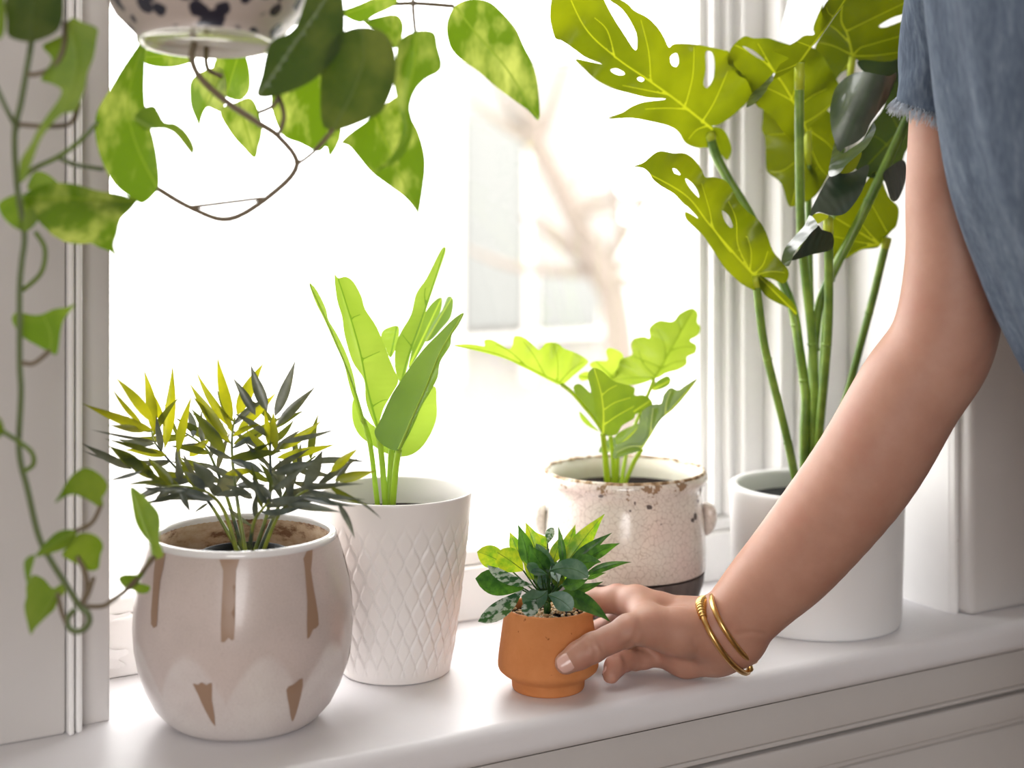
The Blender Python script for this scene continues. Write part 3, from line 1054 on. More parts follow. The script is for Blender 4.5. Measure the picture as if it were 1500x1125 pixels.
# large leaf at the top, partly behind the sleeve
mleaf(A5, [(980, 405), (950, 470), (905, 500), (870, 545), (850, 590), (800, 500), (740, 400), (720, 330), (760, 250), (850, 120), (930, 0), (1000, -150), (1200, -220),
           (1420, -150), (1500, 40), (1460, 230), (1380, 360), (1250, 420), (1100, 418), (1010, 412)],
      (980, 390), (1250, -215), 1.33, 1.27, holes=[[(1160, 178), (1230, 132), (1310, 102), (1390, 90), (1400, 116), (1300, 152), (1200, 188)]],
      veins=[[(975, 380), (860, 320), (750, 290)], [(950, 290), (880, 215), (820, 170)], [(935, 215), (1150, 110), (1360, 10)], [(980, 385), (1030, 330), (1090, 310), (1300, 250)],
             [(985, 385), (1150, 380), (1350, 350)], [(970, 400), (945, 440), (910, 490)]],
      mid=[(980, 390), (945, 240), (900, 120), (960, -60), (1250, -215)], fold=0.15, wave=0.08)
mleaf(A5, [(1005, 392), (1050, 340), (1120, 262), (1220, 212), (1300, 197), (1370, 205), (1440, 260), (1420, 350), (1300, 410), (1150, 416), (1030, 412)],
      (1010, 400), (1440, 270), 1.345, 1.34, M_MOND, fold=0.2)  # leaf added behind to darken that lobe of the large blade
# folded leaf seen from below, glossy upper side turned to the window
mleaf(A5, [(640, 405), (700, 322), (722, 300), (765, 240), (862, 100), (940, 0), (975, -70), (900, -110), (820, -60), (770, 40), (712, 180), (716, 238), (650, 245), (600, 280),
           (520, 322), (435, 352), (500, 378), (540, 402), (482, 440), (452, 500), (440, 545), (580, 465), (612, 430)],
      (640, 400), (940, -60), 1.255, 1.245, veins=[[(690, 320), (640, 300), (600, 285)], [(850, 115), (815, 90), (800, 50)], [(600, 440), (530, 470), (450, 500)]],
      mid=[(615, 430), (690, 325), (720, 290), (860, 100), (950, -40)], roll=0.5, fold=-0.2)
mleaf(A5, [(480, 325), (478, 250), (500, 130), (525, 40), (550, -30), (680, -70), (810, -20), (790, 30), (742, 110), (715, 190), (716, 240), (640, 245), (560, 312), (500, 330)],
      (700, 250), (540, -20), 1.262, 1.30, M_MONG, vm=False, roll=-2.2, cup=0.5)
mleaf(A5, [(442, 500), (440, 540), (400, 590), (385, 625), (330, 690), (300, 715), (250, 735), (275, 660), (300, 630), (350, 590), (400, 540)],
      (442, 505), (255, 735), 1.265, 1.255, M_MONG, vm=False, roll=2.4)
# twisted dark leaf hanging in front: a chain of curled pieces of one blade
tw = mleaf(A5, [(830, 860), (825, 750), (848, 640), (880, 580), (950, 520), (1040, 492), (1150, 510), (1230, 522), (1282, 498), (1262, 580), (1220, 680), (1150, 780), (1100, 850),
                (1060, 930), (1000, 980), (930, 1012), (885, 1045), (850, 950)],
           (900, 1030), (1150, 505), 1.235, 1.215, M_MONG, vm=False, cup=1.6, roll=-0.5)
def curl(f, outline, B, T, dB, dT, m=None, **kw):
    sh = Sheet(z1(f, B), z1(f, T), dB, dT, **kw)
    V2, tris = fill(catmull(f(outline), 4, True), [], 9)
    mesh_obj('leaf_fold', [sh.p(x, y) for x, y in V2], tris, m or M_MONG, tw)
curl(A4, [(740, 100), (770, 180), (830, 150), (900, 100), (945, 40), (960, -5), (976, 40), (930, 130), (870, 190), (800, 250), (765, 295), (700, 312), (712, 210)], (740, 260), (960, 10), 1.222, 1.215, roll=-2.4)
curl(A4, [(765, 292), (830, 200), (890, 170), (880, 220), (840, 285)], (770, 290), (890, 180), 1.226, 1.222, M_MON, roll=-0.5)
curl(A4, [(705, 312), (760, 292), (840, 290), (932, 245), (922, 330), (880, 430), (800, 530), (720, 545), (640, 525), (600, 548), (590, 535), (610, 480), (660, 385)], (600, 545), (930, 250), 1.215, 1.232, roll=-0.7, cup=0.7)
curl(A4, [(600, 550), (640, 530), (700, 548), (660, 580), (625, 592)], (605, 555), (700, 550), 1.222, 1.225, M_MON, roll=0.4)
curl(A4, [(585, 545), (610, 560), (635, 605), (600, 640), (560, 690), (500, 760), (465, 842), (422, 818), (440, 740), (500, 665), (555, 605)], (600, 570), (450, 830), 1.218, 1.205, roll=2.4)
curl(A4, [(628, 602), (660, 628), (722, 655), (718, 742), (600, 775), (480, 810), (520, 750), (570, 680)], (630, 605), (500, 800), 1.212, 1.218, roll=-0.5, cup=0.3)
mleaf(A4, [(720, 600), (735, 560), (850, 450), (930, 330), (990, 290), (1050, 430), (1110, 500), (1100, 600), (1065, 640), (1015, 700), (985, 735), (900, 745), (850, 770),
           (780, 812), (722, 800), (712, 700)],
      (1005, 720), (740, 560), 1.31, 1.29, veins=[[(1000, 715), (930, 640), (870, 570)], [(995, 720), (870, 700), (730, 668)], [(1040, 640), (980, 530), (930, 440)], [(980, 720), (890, 740), (800, 790)]],
      fold=0.2, bend=0.05)
mleaf(A5, [(1100, 860), (1190, 740), (1240, 560), (1300, 480), (1390, 420), (1430, 600), (1420, 900), (1340, 1050), (1300, 1180), (1180, 1230), (1040, 1200), (990, 1120), (1040, 980)],
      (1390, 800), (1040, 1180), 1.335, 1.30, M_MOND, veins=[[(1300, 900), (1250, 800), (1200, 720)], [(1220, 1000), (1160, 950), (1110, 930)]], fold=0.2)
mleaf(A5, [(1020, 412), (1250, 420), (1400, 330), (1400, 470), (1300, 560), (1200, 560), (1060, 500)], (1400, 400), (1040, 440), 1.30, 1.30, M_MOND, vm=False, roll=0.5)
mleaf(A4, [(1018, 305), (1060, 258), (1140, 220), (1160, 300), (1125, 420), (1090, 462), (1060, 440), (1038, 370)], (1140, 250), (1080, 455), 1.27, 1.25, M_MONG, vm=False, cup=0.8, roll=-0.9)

SK = 0.00058
for pts, r in (
    ([(1038, 192, 1.296), (1049, 228, 1.300), (1070, 268, 1.300), (1097, 312, 1.30), (1125, 370, 1.305), (1148, 418, 1.305), (1163, 460, 1.305), (1171, 512, 1.305), (1176, 545, 1.31), (1180, 585, 1.31), (1178, 640, 1.31), (1179, 735, 1.315)], 7),
    ([(1107, 403, 1.27), (1112, 450, 1.275), (1120, 508, 1.28), (1135, 570, 1.285), (1150, 630, 1.29), (1163, 690, 1.30), (1172, 735, 1.31)], 6),
    ([(1171, 92, 1.257), (1171, 200, 1.265), (1173, 330, 1.28), (1179, 400, 1.29), (1188, 480, 1.30), (1193, 560, 1.305), (1191, 640, 1.31), (1190, 735, 1.315)], 6.5),
    ([(1183, 192, 1.325), (1185, 330, 1.33), (1187, 420, 1.33), (1189, 500, 1.33), (1186, 600, 1.33), (1188, 735, 1.325)], 5),
    ([(1213, 318, 1.245), (1214, 400, 1.265), (1213, 480, 1.28), (1207, 560, 1.295), (1200, 640, 1.305), (1197, 735, 1.315)], 6.5),
    ([(1345, 140, 1.29), (1315, 205, 1.295), (1282, 275, 1.295), (1250, 340, 1.295), (1222, 395, 1.298), (1202, 440, 1.30), (1194, 490, 1.305), (1192, 560, 1.318), (1194, 650, 1.322), (1195, 735, 1.325)], 7),
    ([(1300, 348, 1.31), (1290, 390, 1.315), (1278, 440, 1.32), (1262, 500, 1.325), (1246, 560, 1.33), (1225, 640, 1.33), (1212, 735, 1.335)], 6),
    ([(1249, 83, 1.33), (1240, 160, 1.345), (1225, 300, 1.35), (1212, 420, 1.345), (1203, 560, 1.345), (1200, 735, 1.34)], 5),
):
    so = stem('stalk', pts, r * SK, M_MONS, T4, 6, 10)
    for i in range(2, len(pts) - 1, 2):          # jointed nodes of the stalk
        a, b = Vector(P(*pts[i])), Vector(P(*pts[i + 1]))
        c = a.lerp(b, 0.3)
        dr = (b - a).normalized() * 0.0014
        g = tube_geo([c - dr, c, c + dr], [r * SK * 0.98, r * SK * 1.13, r * SK * 0.98], 10)
        mesh_obj('stalk_node', g[0], g[1], M_MONS, so)
    a, b = P(*pts[0]), P(*pts[1])
    g = tube_geo([a, a.lerp(b, 0.18), a.lerp(b, 0.36)], [r * SK * 1.05, r * SK * 1.15, r * SK * 1.08], 10)
    mesh_obj('stalk_sheath', g[0], g[1], M_MONY, so)

# ---- philodendron
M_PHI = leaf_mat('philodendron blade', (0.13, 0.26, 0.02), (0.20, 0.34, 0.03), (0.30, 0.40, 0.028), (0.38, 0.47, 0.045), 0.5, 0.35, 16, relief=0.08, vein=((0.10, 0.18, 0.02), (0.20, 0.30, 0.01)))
M_PHID = leaf_mat('philodendron shaded blade', (0.08, 0.17, 0.025), (0.13, 0.24, 0.03), (0.18, 0.27, 0.01), (0.26, 0.36, 0.012), 0.38, 0.3, 16, 0.5, vein=((0.28, 0.38, 0.05), (0.5, 0.6, 0.03)))  # darker copy of the blade; shade put into the colour
M_PHIV = leaf_mat('philodendron vein', (0.32, 0.45, 0.04), (0.36, 0.5, 0.05), (0.6, 0.7, 0.04), (0.65, 0.75, 0.05), 0.4, 0.4, 16)
A8 = zm(660, 430, 3.571)


def pleaf(outline, B, T, dB, dT, m=None, veins=(), mid=None, **kw):
    return leaf(T3, A8(outline), z1(A8, B), z1(A8, T), dB, dT, m or M_PHI, None, (), [A8(v) for v in veins], 0.0011, 7, 4, A8(mid) if mid else None, ridge=0.0006, **kw)


pleaf([(15, 272), (70, 265), (130, 268), (178, 276), (178, 246), (215, 243), (260, 265), (305, 290), (325, 268), (335, 226), (380, 229), (420, 258), (455, 292), (475, 285),
       (500, 258), (555, 258), (595, 288), (650, 308), (700, 335), (720, 358), (690, 390), (640, 432), (585, 477), (540, 466), (480, 436), (400, 396), (300, 347), (200, 316), (100, 291)],
      (582, 474), (15, 272), 1.30, 1.235, veins=[[(500, 440), (440, 330), (380, 250)], [(400, 385), (320, 310), (240, 265)], [(560, 460), (560, 350), (540, 270)], [(570, 465), (630, 400), (700, 355)]],
      mid=[(582, 474), (480, 425), (380, 375), (220, 310), (15, 272)], fold=0.9, roll=-0.8, wave=0.15, wl=35)
pleaf([(1065, 447), (1000, 472), (900, 482), (850, 466), (808, 432), (870, 400), (890, 345), (950, 320), (945, 270), (962, 236), (1010, 225), (1042, 232), (1040, 180), (1090, 142),
       (1160, 146), (1200, 105), (1260, 78), (1292, 102), (1290, 150), (1308, 180), (1292, 220), (1252, 245), (1285, 270), (1280, 310), (1238, 332), (1235, 370), (1190, 400), (1130, 416), (1090, 440)],
      (1065, 445), (1265, 85), 1.335, 1.32, veins=[[(1065, 440), (960, 440), (840, 455)], [(1070, 430), (1010, 370), (985, 300)], [(1100, 390), (1060, 370), (960, 330)], [(1120, 350), (1120, 270), (1080, 190)],
      [(1100, 395), (1170, 360), (1230, 350)], [(1150, 300), (1210, 280), (1270, 280)], [(1190, 230), (1200, 190), (1190, 140)]],
      mid=[(1065, 445), (1110, 370), (1180, 240), (1265, 90)], fold=0.15, wave=0.1, wl=30)
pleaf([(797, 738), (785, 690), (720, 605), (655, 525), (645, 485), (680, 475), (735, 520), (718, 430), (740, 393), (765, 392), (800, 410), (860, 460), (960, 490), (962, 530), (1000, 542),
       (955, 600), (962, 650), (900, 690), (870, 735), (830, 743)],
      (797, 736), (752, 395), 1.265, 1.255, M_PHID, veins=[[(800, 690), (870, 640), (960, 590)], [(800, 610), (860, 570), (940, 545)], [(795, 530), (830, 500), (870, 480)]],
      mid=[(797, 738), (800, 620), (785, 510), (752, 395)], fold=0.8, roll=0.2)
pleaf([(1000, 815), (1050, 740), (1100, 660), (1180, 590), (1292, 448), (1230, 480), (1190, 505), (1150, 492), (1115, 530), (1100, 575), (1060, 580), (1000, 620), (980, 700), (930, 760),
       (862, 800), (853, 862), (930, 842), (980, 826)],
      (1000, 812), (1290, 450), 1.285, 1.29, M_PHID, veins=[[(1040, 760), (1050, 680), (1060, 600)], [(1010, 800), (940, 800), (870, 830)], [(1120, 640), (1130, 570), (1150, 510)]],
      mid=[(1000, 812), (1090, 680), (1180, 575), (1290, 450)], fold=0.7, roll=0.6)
pleaf([(728, 372), (760, 352), (820, 350), (813, 305), (830, 284), (880, 300), (905, 330), (890, 390), (860, 440), (800, 440), (760, 410)], (860, 450), (760, 355), 1.345, 1.33, fold=0.3)
pleaf([(668, 432), (700, 410), (730, 412), (740, 440), (690, 457)], (735, 440), (670, 432), 1.33, 1.325)
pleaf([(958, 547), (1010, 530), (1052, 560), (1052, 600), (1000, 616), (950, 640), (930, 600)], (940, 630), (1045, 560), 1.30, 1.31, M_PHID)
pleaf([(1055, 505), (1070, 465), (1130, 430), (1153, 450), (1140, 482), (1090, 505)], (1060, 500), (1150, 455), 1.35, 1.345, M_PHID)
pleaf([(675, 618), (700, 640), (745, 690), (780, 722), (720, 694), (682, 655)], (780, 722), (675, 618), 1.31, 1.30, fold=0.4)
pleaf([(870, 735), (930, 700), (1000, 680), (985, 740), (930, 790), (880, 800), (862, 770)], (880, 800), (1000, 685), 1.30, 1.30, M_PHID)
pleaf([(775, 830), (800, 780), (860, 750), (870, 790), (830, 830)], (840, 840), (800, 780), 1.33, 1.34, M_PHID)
for pts, r in (([(580, 474), (640, 522), (700, 592), (760, 665), (800, 740), (815, 860), (832, 1010)], 5.0), ([(1065, 447), (1020, 560), (965, 690), (925, 810), (890, 1010)], 5.0),
               ([(797, 736), (806, 830), (820, 1010)], 6.5), ([(1000, 814), (960, 880), (918, 975), (900, 1010)], 5.5), ([(835, 745), (848, 850), (855, 1010)], 5.5), ([(876, 800), (872, 900), (868, 1010)], 5.5)):
    m_ = len(pts)
    q = A8(pts)
    d0 = 1.30 if pts[0][0] > 600 else 1.295
    if pts[0] == (797, 736): d0 = 1.266
    if pts[0] == (1065, 447): d0 = 1.335
    stem('stalk', [(x, y, d0 + (1.312 - d0) * i / (m_ - 1)) for i, (x, y) in enumerate(q)], r * 0.00034, M_PHIV, T3, 5, 8)

# ---- paddle-leaf plant
M_BAN = leaf_mat('paddle blade', (0.12, 0.26, 0.02), (0.17, 0.33, 0.03), (0.255, 0.365, 0.03), (0.33, 0.43, 0.05), 0.5, 0.35, 10, relief=0.0, vein=((0.06, 0.14, 0.02), (0.14, 0.26, 0.01)))
wv_ = N(M_BAN, 'ShaderNodeTexWave', Scale=70.0, Distortion=3.0)
wv_.bands_direction = 'Z'
lk(M_BAN, coords(M_BAN), wv_.inputs['Vector'])
bump(M_BAN, wv_.outputs['Fac'], 0.15, 0.001)
M_BAND2 = leaf_mat('paddle shaded blade', (0.09, 0.19, 0.035), (0.13, 0.25, 0.05), (0.16, 0.27, 0.018), (0.22, 0.34, 0.025), 0.40, 0.3, 10, 0.5, vein=((0.3, 0.42, 0.05), (0.4, 0.55, 0.03)))  # duller copy of the paddle blade, shade mixed into its colours
M_BANV = leaf_mat('paddle midrib', (0.10, 0.22, 0.02), (0.14, 0.28, 0.02), (0.25, 0.42, 0.02), (0.3, 0.5, 0.02), 0.35, 0.4, 14)
M_BANS = leaf_mat('paddle stalk', (0.34, 0.50, 0.05), (0.40, 0.56, 0.06), (0.55, 0.75, 0.05), (0.6, 0.8, 0.06), 0.35, 0.4, 14)
A7 = zm(430, 350, 2.617)


def bleaf(outline, B, T, dB, dT, m=None, veins=(), mid=None, vm=None, **kw):
    return leaf(T2, A7(outline), z1(A7, B), z1(A7, T), dB, dT, m or M_BAN, vm, (), [A7(v) for v in veins], 0.0012, 9, 4, A7(mid) if mid else None, ridge=0.0006, **kw)


bleaf([(322, 722), (300, 690), (277, 620), (270, 540), (226, 470), (196, 370), (186, 300), (166, 230), (157, 140), (172, 150), (200, 145), (230, 165), (260, 220), (275, 270), (320, 340), (360, 440),
       (385, 500), (402, 545), (380, 590), (345, 650)], (322, 720), (160, 140), 1.18, 1.185, veins=[[(268, 460), (300, 445), (330, 432)], [(230, 300), (255, 290)], [(305, 640), (340, 620), (370, 615)]],
      mid=[(322, 720), (285, 580), (255, 430), (215, 290), (172, 155)], fold=0.45, roll=0.1, bend=-0.05)
bleaf([(60, 172), (78, 182), (100, 215), (125, 270), (135, 312), (165, 362), (203, 440), (232, 530), (252, 640), (280, 715), (258, 700), (238, 640), (213, 560), (193, 480), (158, 400), (118, 310), (83, 240)],
      (272, 710), (62, 175), 1.185, 1.20, mid=[(272, 710), (235, 580), (190, 460), (130, 320), (62, 175)], roll=0.9, fold=0.4, vm=M_BANS)
bleaf([(410, 550), (390, 500), (390, 420), (410, 360), (450, 290), (470, 210), (510, 150), (555, 60), (575, 32), (583, 45), (562, 110), (532, 200), (506, 280), (482, 360), (452, 430), (432, 510)],
      (415, 545), (580, 36), 1.205, 1.225, mid=[(415, 545), (440, 450), (490, 310), (530, 190), (580, 36)], veins=[[(455, 415), (435, 390), (418, 368)], [(505, 245), (502, 215), (505, 190)]], fold=0.35)
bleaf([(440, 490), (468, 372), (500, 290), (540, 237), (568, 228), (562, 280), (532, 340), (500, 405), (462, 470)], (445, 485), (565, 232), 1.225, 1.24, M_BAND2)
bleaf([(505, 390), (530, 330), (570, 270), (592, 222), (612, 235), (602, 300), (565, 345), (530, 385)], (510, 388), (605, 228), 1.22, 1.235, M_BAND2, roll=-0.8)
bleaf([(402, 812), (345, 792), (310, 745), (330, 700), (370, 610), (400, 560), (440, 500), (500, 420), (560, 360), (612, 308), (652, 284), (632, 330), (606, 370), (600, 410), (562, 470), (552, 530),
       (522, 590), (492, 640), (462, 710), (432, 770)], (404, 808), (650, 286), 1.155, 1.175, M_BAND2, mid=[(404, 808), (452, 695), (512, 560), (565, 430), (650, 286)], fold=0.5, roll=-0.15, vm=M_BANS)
bleaf([(230, 615), (225, 690), (250, 750), (300, 790), (370, 828), (440, 832), (500, 790), (545, 700), (548, 620), (540, 565), (480, 590), (420, 650), (330, 720), (270, 680)],
      (385, 820), (400, 600), 1.20, 1.205, fold=0.2, bend=0.1)
bleaf([(335, 372), (352, 345), (402, 335), (398, 400), (372, 455), (350, 415)], (372, 452), (395, 338), 1.215, 1.22)
for pts, dd, r in (([(265, 690), (285, 750), (300, 830), (322, 1020)], 1.186, 4.0), ([(322, 720), (338, 840), (352, 1020)], 1.182, 4.6), ([(415, 545), (390, 690), (374, 800), (364, 1020)], 1.20, 4.2),
                   ([(404, 808), (392, 880), (380, 1020)], 1.157, 4.6), ([(384, 820), (376, 900), (370, 1020)], 1.195, 4.2)):
    q = A7(pts)
    stem('stalk', [(x, y, dd + (1.187 - dd) * i / (len(q) - 1)) for i, (x, y) in enumerate(q)], r * 0.00052, M_BANS, T2, 5, 8)

# ---- palm: fronds with their leaflets
M_PY = leaf_mat('palm lit leaflet', (0.07, 0.11, 0.015), (0.12, 0.15, 0.015), (0.30, 0.30, 0.006), (0.44, 0.42, 0.008), 0.5, 0.35, 40)  # lit copy: yellow backlight put into the leaflet colour
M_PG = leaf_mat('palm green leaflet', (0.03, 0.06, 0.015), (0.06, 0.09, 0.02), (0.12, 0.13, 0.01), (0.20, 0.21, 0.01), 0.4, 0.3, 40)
M_PD = leaf_mat('palm dark leaflet', (0.03, 0.05, 0.048), (0.095, 0.135, 0.135), (0.09, 0.09, 0.03), (0.16, 0.14, 0.04), 0.25, 0.33, 60, 0.8)  # blue-grey gloss highlights put into the base colour
M_PS = mat('palm stalk', (0.10, 0.15, 0.03), 0.4)
c_, n_ = noise_col(M_PS, [(0.4, (0.03, 0.05, 0.03)), (0.6, (0.24, 0.30, 0.04))], 40, 2)
lk(M_PS, c_, bsdf(M_PS).inputs['Base Color'])
FR = []
for pts in ([(360, 812, 1.072), (350, 750, 1.075), (341, 680, 1.08), (340, 640, 1.085), (344, 612, 1.085)], [(372, 812, 1.08), (393, 745, 1.08), (396, 690, 1.08), (396, 650, 1.085), (404, 612, 1.09)],
            [(352, 812, 1.075), (325, 765, 1.08), (300, 728, 1.085), (262, 690, 1.09), (228, 650, 1.095), (222, 628, 1.10)], [(348, 812, 1.065), (330, 752, 1.06), (305, 722, 1.045), (265, 712, 1.035), (235, 715, 1.03)],
            [(384, 812, 1.068), (405, 760, 1.06), (425, 735, 1.05), (455, 716, 1.04), (505, 708, 1.03)], [(378, 812, 1.09), (402, 755, 1.095), (418, 722, 1.10), (436, 690, 1.105), (462, 668, 1.11)],
            [(365, 812, 1.06), (372, 765, 1.05), (390, 738, 1.04), (400, 712, 1.03)], [(356, 812, 1.09), (338, 745, 1.10), (318, 690, 1.11), (300, 655, 1.115), (268, 632, 1.12)]):
    FR.append((stem('frond', pts, [0.0016, 0.0013, 0.0010, 0.0008] + [0.0006] * (len(pts) - 4), M_PS, T1, 6, 6), catmull(pts, 6)))
ZA, ZB, ZCc, ZD = zm(120, 510, 6.25), zm(320, 510, 6.25), zm(120, 640, 6.618), zm(320, 640, 6.25)
LF = [(ZA, 6.25, [(760, 900, 830, 160, 95, 'y'), (650, 750, 568, 200, 90, 'y'), (750, 700, 580, 300, 60, 'y'), (640, 670, 300, 260, 95, 'y'), (540, 680, 265, 350, 50, 'y'), (640, 745, 0, 505, 85, 'y'),
                  (560, 760, 235, 705, 60, 'y'), (880, 940, 1005, 440, 80, 'y'), (1340, 850, 985, 320, 95, 'y'), (1300, 960, 1000, 555, 110, 'g'), (1370, 720, 1050, 220, 70, 'y'), (1375, 640, 1240, 75, 95, 'y'),
                  (700, 860, 80, 745, 30, 'd'), (760, 980, 390, 930, 70, 'y'), (560, 1110, 240, 890, 110, 'g'), (440, 1100, 0, 870, 70, 'd'), (330, 1040, 0, 935, 25, 'd'), (690, 960, 210, 830, 50, 'g'),
                  (1000, 980, 1180, 830, 80, 'y'), (1150, 830, 860, 640, 70, 'g'), (780, 1030, 560, 1080, 40, 'd'), (900, 860, 750, 490, 30, 'g'), (1330, 780, 1005, 430, 60, 'y')]),
      (ZB, 6.25, [(180, 600, 410, 140, 110, 'y'), (330, 600, 130, 270, 75, 'd'), (440, 560, 295, 150, 95, 'd'), (520, 610, 705, 110, 90, 'd'), (540, 700, 890, 350, 80, 'd'), (190, 730, 530, 405, 75, 'y'),
                  (150, 870, 570, 630, 95, 'g'), (560, 920, 945, 660, 75, 'y'), (560, 860, 1085, 740, 45, 'd'), (550, 1000, 1070, 880, 75, 'y'), (1040, 1125, 1285, 915, 70, 'y'), (750, 1090, 755, 860, 45, 'd'),
                  (110, 1010, 600, 940, 80, 'g'), (450, 930, 250, 740, 60, 'y'), (520, 920, 500, 580, 75, 'y'), (470, 900, 420, 540, 55, 'y'), (130, 1030, 400, 1120, 60, 'd'), (870, 1110, 950, 940, 70, 'd')]),
      (ZD, 6.25, [(1080, 390, 1440, 310, 90, 'y'), (520, 330, 960, 235, 90, 'd'), (640, 460, 700, 220, 90, 'd'), (800, 430, 950, 130, 110, 'd'), (590, 470, 560, 200, 70, 'd'), (700, 480, 1330, 430, 45, 'd'),
                  (830, 480, 1350, 575, 45, 'd'), (740, 540, 1260, 635, 50, 'd'), (640, 620, 1120, 690, 70, 'd'), (1100, 620, 1250, 940, 50, 'd'), (1250, 570, 1490, 750, 22, 'd'), (450, 750, 810, 560, 50, 'd'),
                  (530, 620, 870, 430, 60, 'd'), (0, 480, 230, 330, 130, 'd'), (180, 440, 440, 440, 60, 'd'), (0, 530, 330, 520, 60, 'd'), (100, 660, 350, 840, 40, 'd'), (430, 600, 340, 470, 60, 'd'),
                  (80, 340, 360, 310, 60, 'y'), (230, 240, 430, 340, 60, 'd'), (300, 560, 60, 440, 70, 'd'), (470, 560, 330, 400, 60, 'd')]),
      (ZCc, 6.618, [(1270, 610, 780, 470, 90, 'd'), (980, 520, 560, 490, 50, 'd'), (900, 520, 720, 575, 30, 'd'), (960, 560, 1050, 735, 60, 'd'), (560, 340, 250, 425, 40, 'd'), (780, 440, 410, 470, 40, 'g'),
                    (700, 400, 330, 150, 120, 'g'), (1250, 480, 1080, 240, 160, 'd'), (880, 480, 640, 200, 90, 'g'), (950, 420, 920, 200, 70, 'd'), (1180, 500, 990, 330, 80, 'd'), (1210, 650, 1080, 740, 25, 'd'),
                    (1000, 420, 760, 330, 80, 'g'), (1200, 330, 960, 200, 80, 'g'), (1350, 560, 1200, 420, 90, 'd'), (1050, 420, 700, 420, 60, 'd')])]
rp = random.Random(5)
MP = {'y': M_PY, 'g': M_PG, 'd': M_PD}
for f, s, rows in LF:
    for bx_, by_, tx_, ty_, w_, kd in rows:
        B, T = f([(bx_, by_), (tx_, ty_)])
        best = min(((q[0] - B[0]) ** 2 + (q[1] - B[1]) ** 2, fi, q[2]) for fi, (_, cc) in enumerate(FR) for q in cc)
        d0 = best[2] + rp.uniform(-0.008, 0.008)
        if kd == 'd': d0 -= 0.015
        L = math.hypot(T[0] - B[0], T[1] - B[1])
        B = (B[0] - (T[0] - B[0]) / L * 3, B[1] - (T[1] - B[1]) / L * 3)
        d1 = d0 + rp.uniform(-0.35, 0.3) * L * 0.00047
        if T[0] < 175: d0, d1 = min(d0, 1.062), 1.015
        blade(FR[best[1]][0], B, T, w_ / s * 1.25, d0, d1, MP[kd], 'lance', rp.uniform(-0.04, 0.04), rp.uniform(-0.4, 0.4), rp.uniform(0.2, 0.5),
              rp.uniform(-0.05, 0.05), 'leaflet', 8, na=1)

for fi, (fo, cc) in enumerate(FR):               # smaller leaflets filling the fronds
    for j in range(9):
        q = cc[int(len(cc) * (0.42 + 0.55 * j / 9))]
        q2 = cc[min(int(len(cc) * (0.42 + 0.55 * j / 9)) + 2, len(cc) - 1)]
        an = math.atan2(q2[1] - q[1], q2[0] - q[0]) + (1 if j % 2 else -1) * rp.uniform(0.5, 1.1)
        L = rp.uniform(45, 85)
        T = (q[0] + L * math.cos(an), q[1] + L * math.sin(an) * 0.8)
        if T[1] > 745: T = (T[0], 745 - rp.uniform(0, 25))
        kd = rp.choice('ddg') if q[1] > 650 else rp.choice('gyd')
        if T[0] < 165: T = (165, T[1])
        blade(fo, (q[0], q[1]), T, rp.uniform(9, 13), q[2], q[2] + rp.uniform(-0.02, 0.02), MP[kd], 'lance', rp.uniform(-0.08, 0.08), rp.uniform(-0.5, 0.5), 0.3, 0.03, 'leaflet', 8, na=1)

# ---- small plant in terracotta
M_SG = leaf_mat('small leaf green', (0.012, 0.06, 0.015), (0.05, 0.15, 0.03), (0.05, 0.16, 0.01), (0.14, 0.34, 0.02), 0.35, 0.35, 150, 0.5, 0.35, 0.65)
M_SY = leaf_mat('small leaf lit copy', (0.05, 0.16, 0.02), (0.16, 0.28, 0.03), (0.22, 0.45, 0.015), (0.60, 0.66, 0.02), 0.5, 0.35, 120, 0.5, 0.38, 0.62)  # brighter copy of the green leaf; backlight put into the colour
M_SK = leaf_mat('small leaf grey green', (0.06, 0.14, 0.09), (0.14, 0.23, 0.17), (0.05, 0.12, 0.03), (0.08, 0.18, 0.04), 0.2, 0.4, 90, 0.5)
M_SW = leaf_mat('small leaf silver veined', (0.02, 0.09, 0.04), (0.50, 0.58, 0.54), (0.08, 0.2, 0.03), (0.3, 0.4, 0.2), 0.25, 0.35, 330, 0.5, 0.46, 0.56, (0.5, 1, 1))
AT = zm(690, 745, 6.25)
MS = {'g': M_SG, 'y': M_SY, 'k': M_SK, 'w': M_SW}
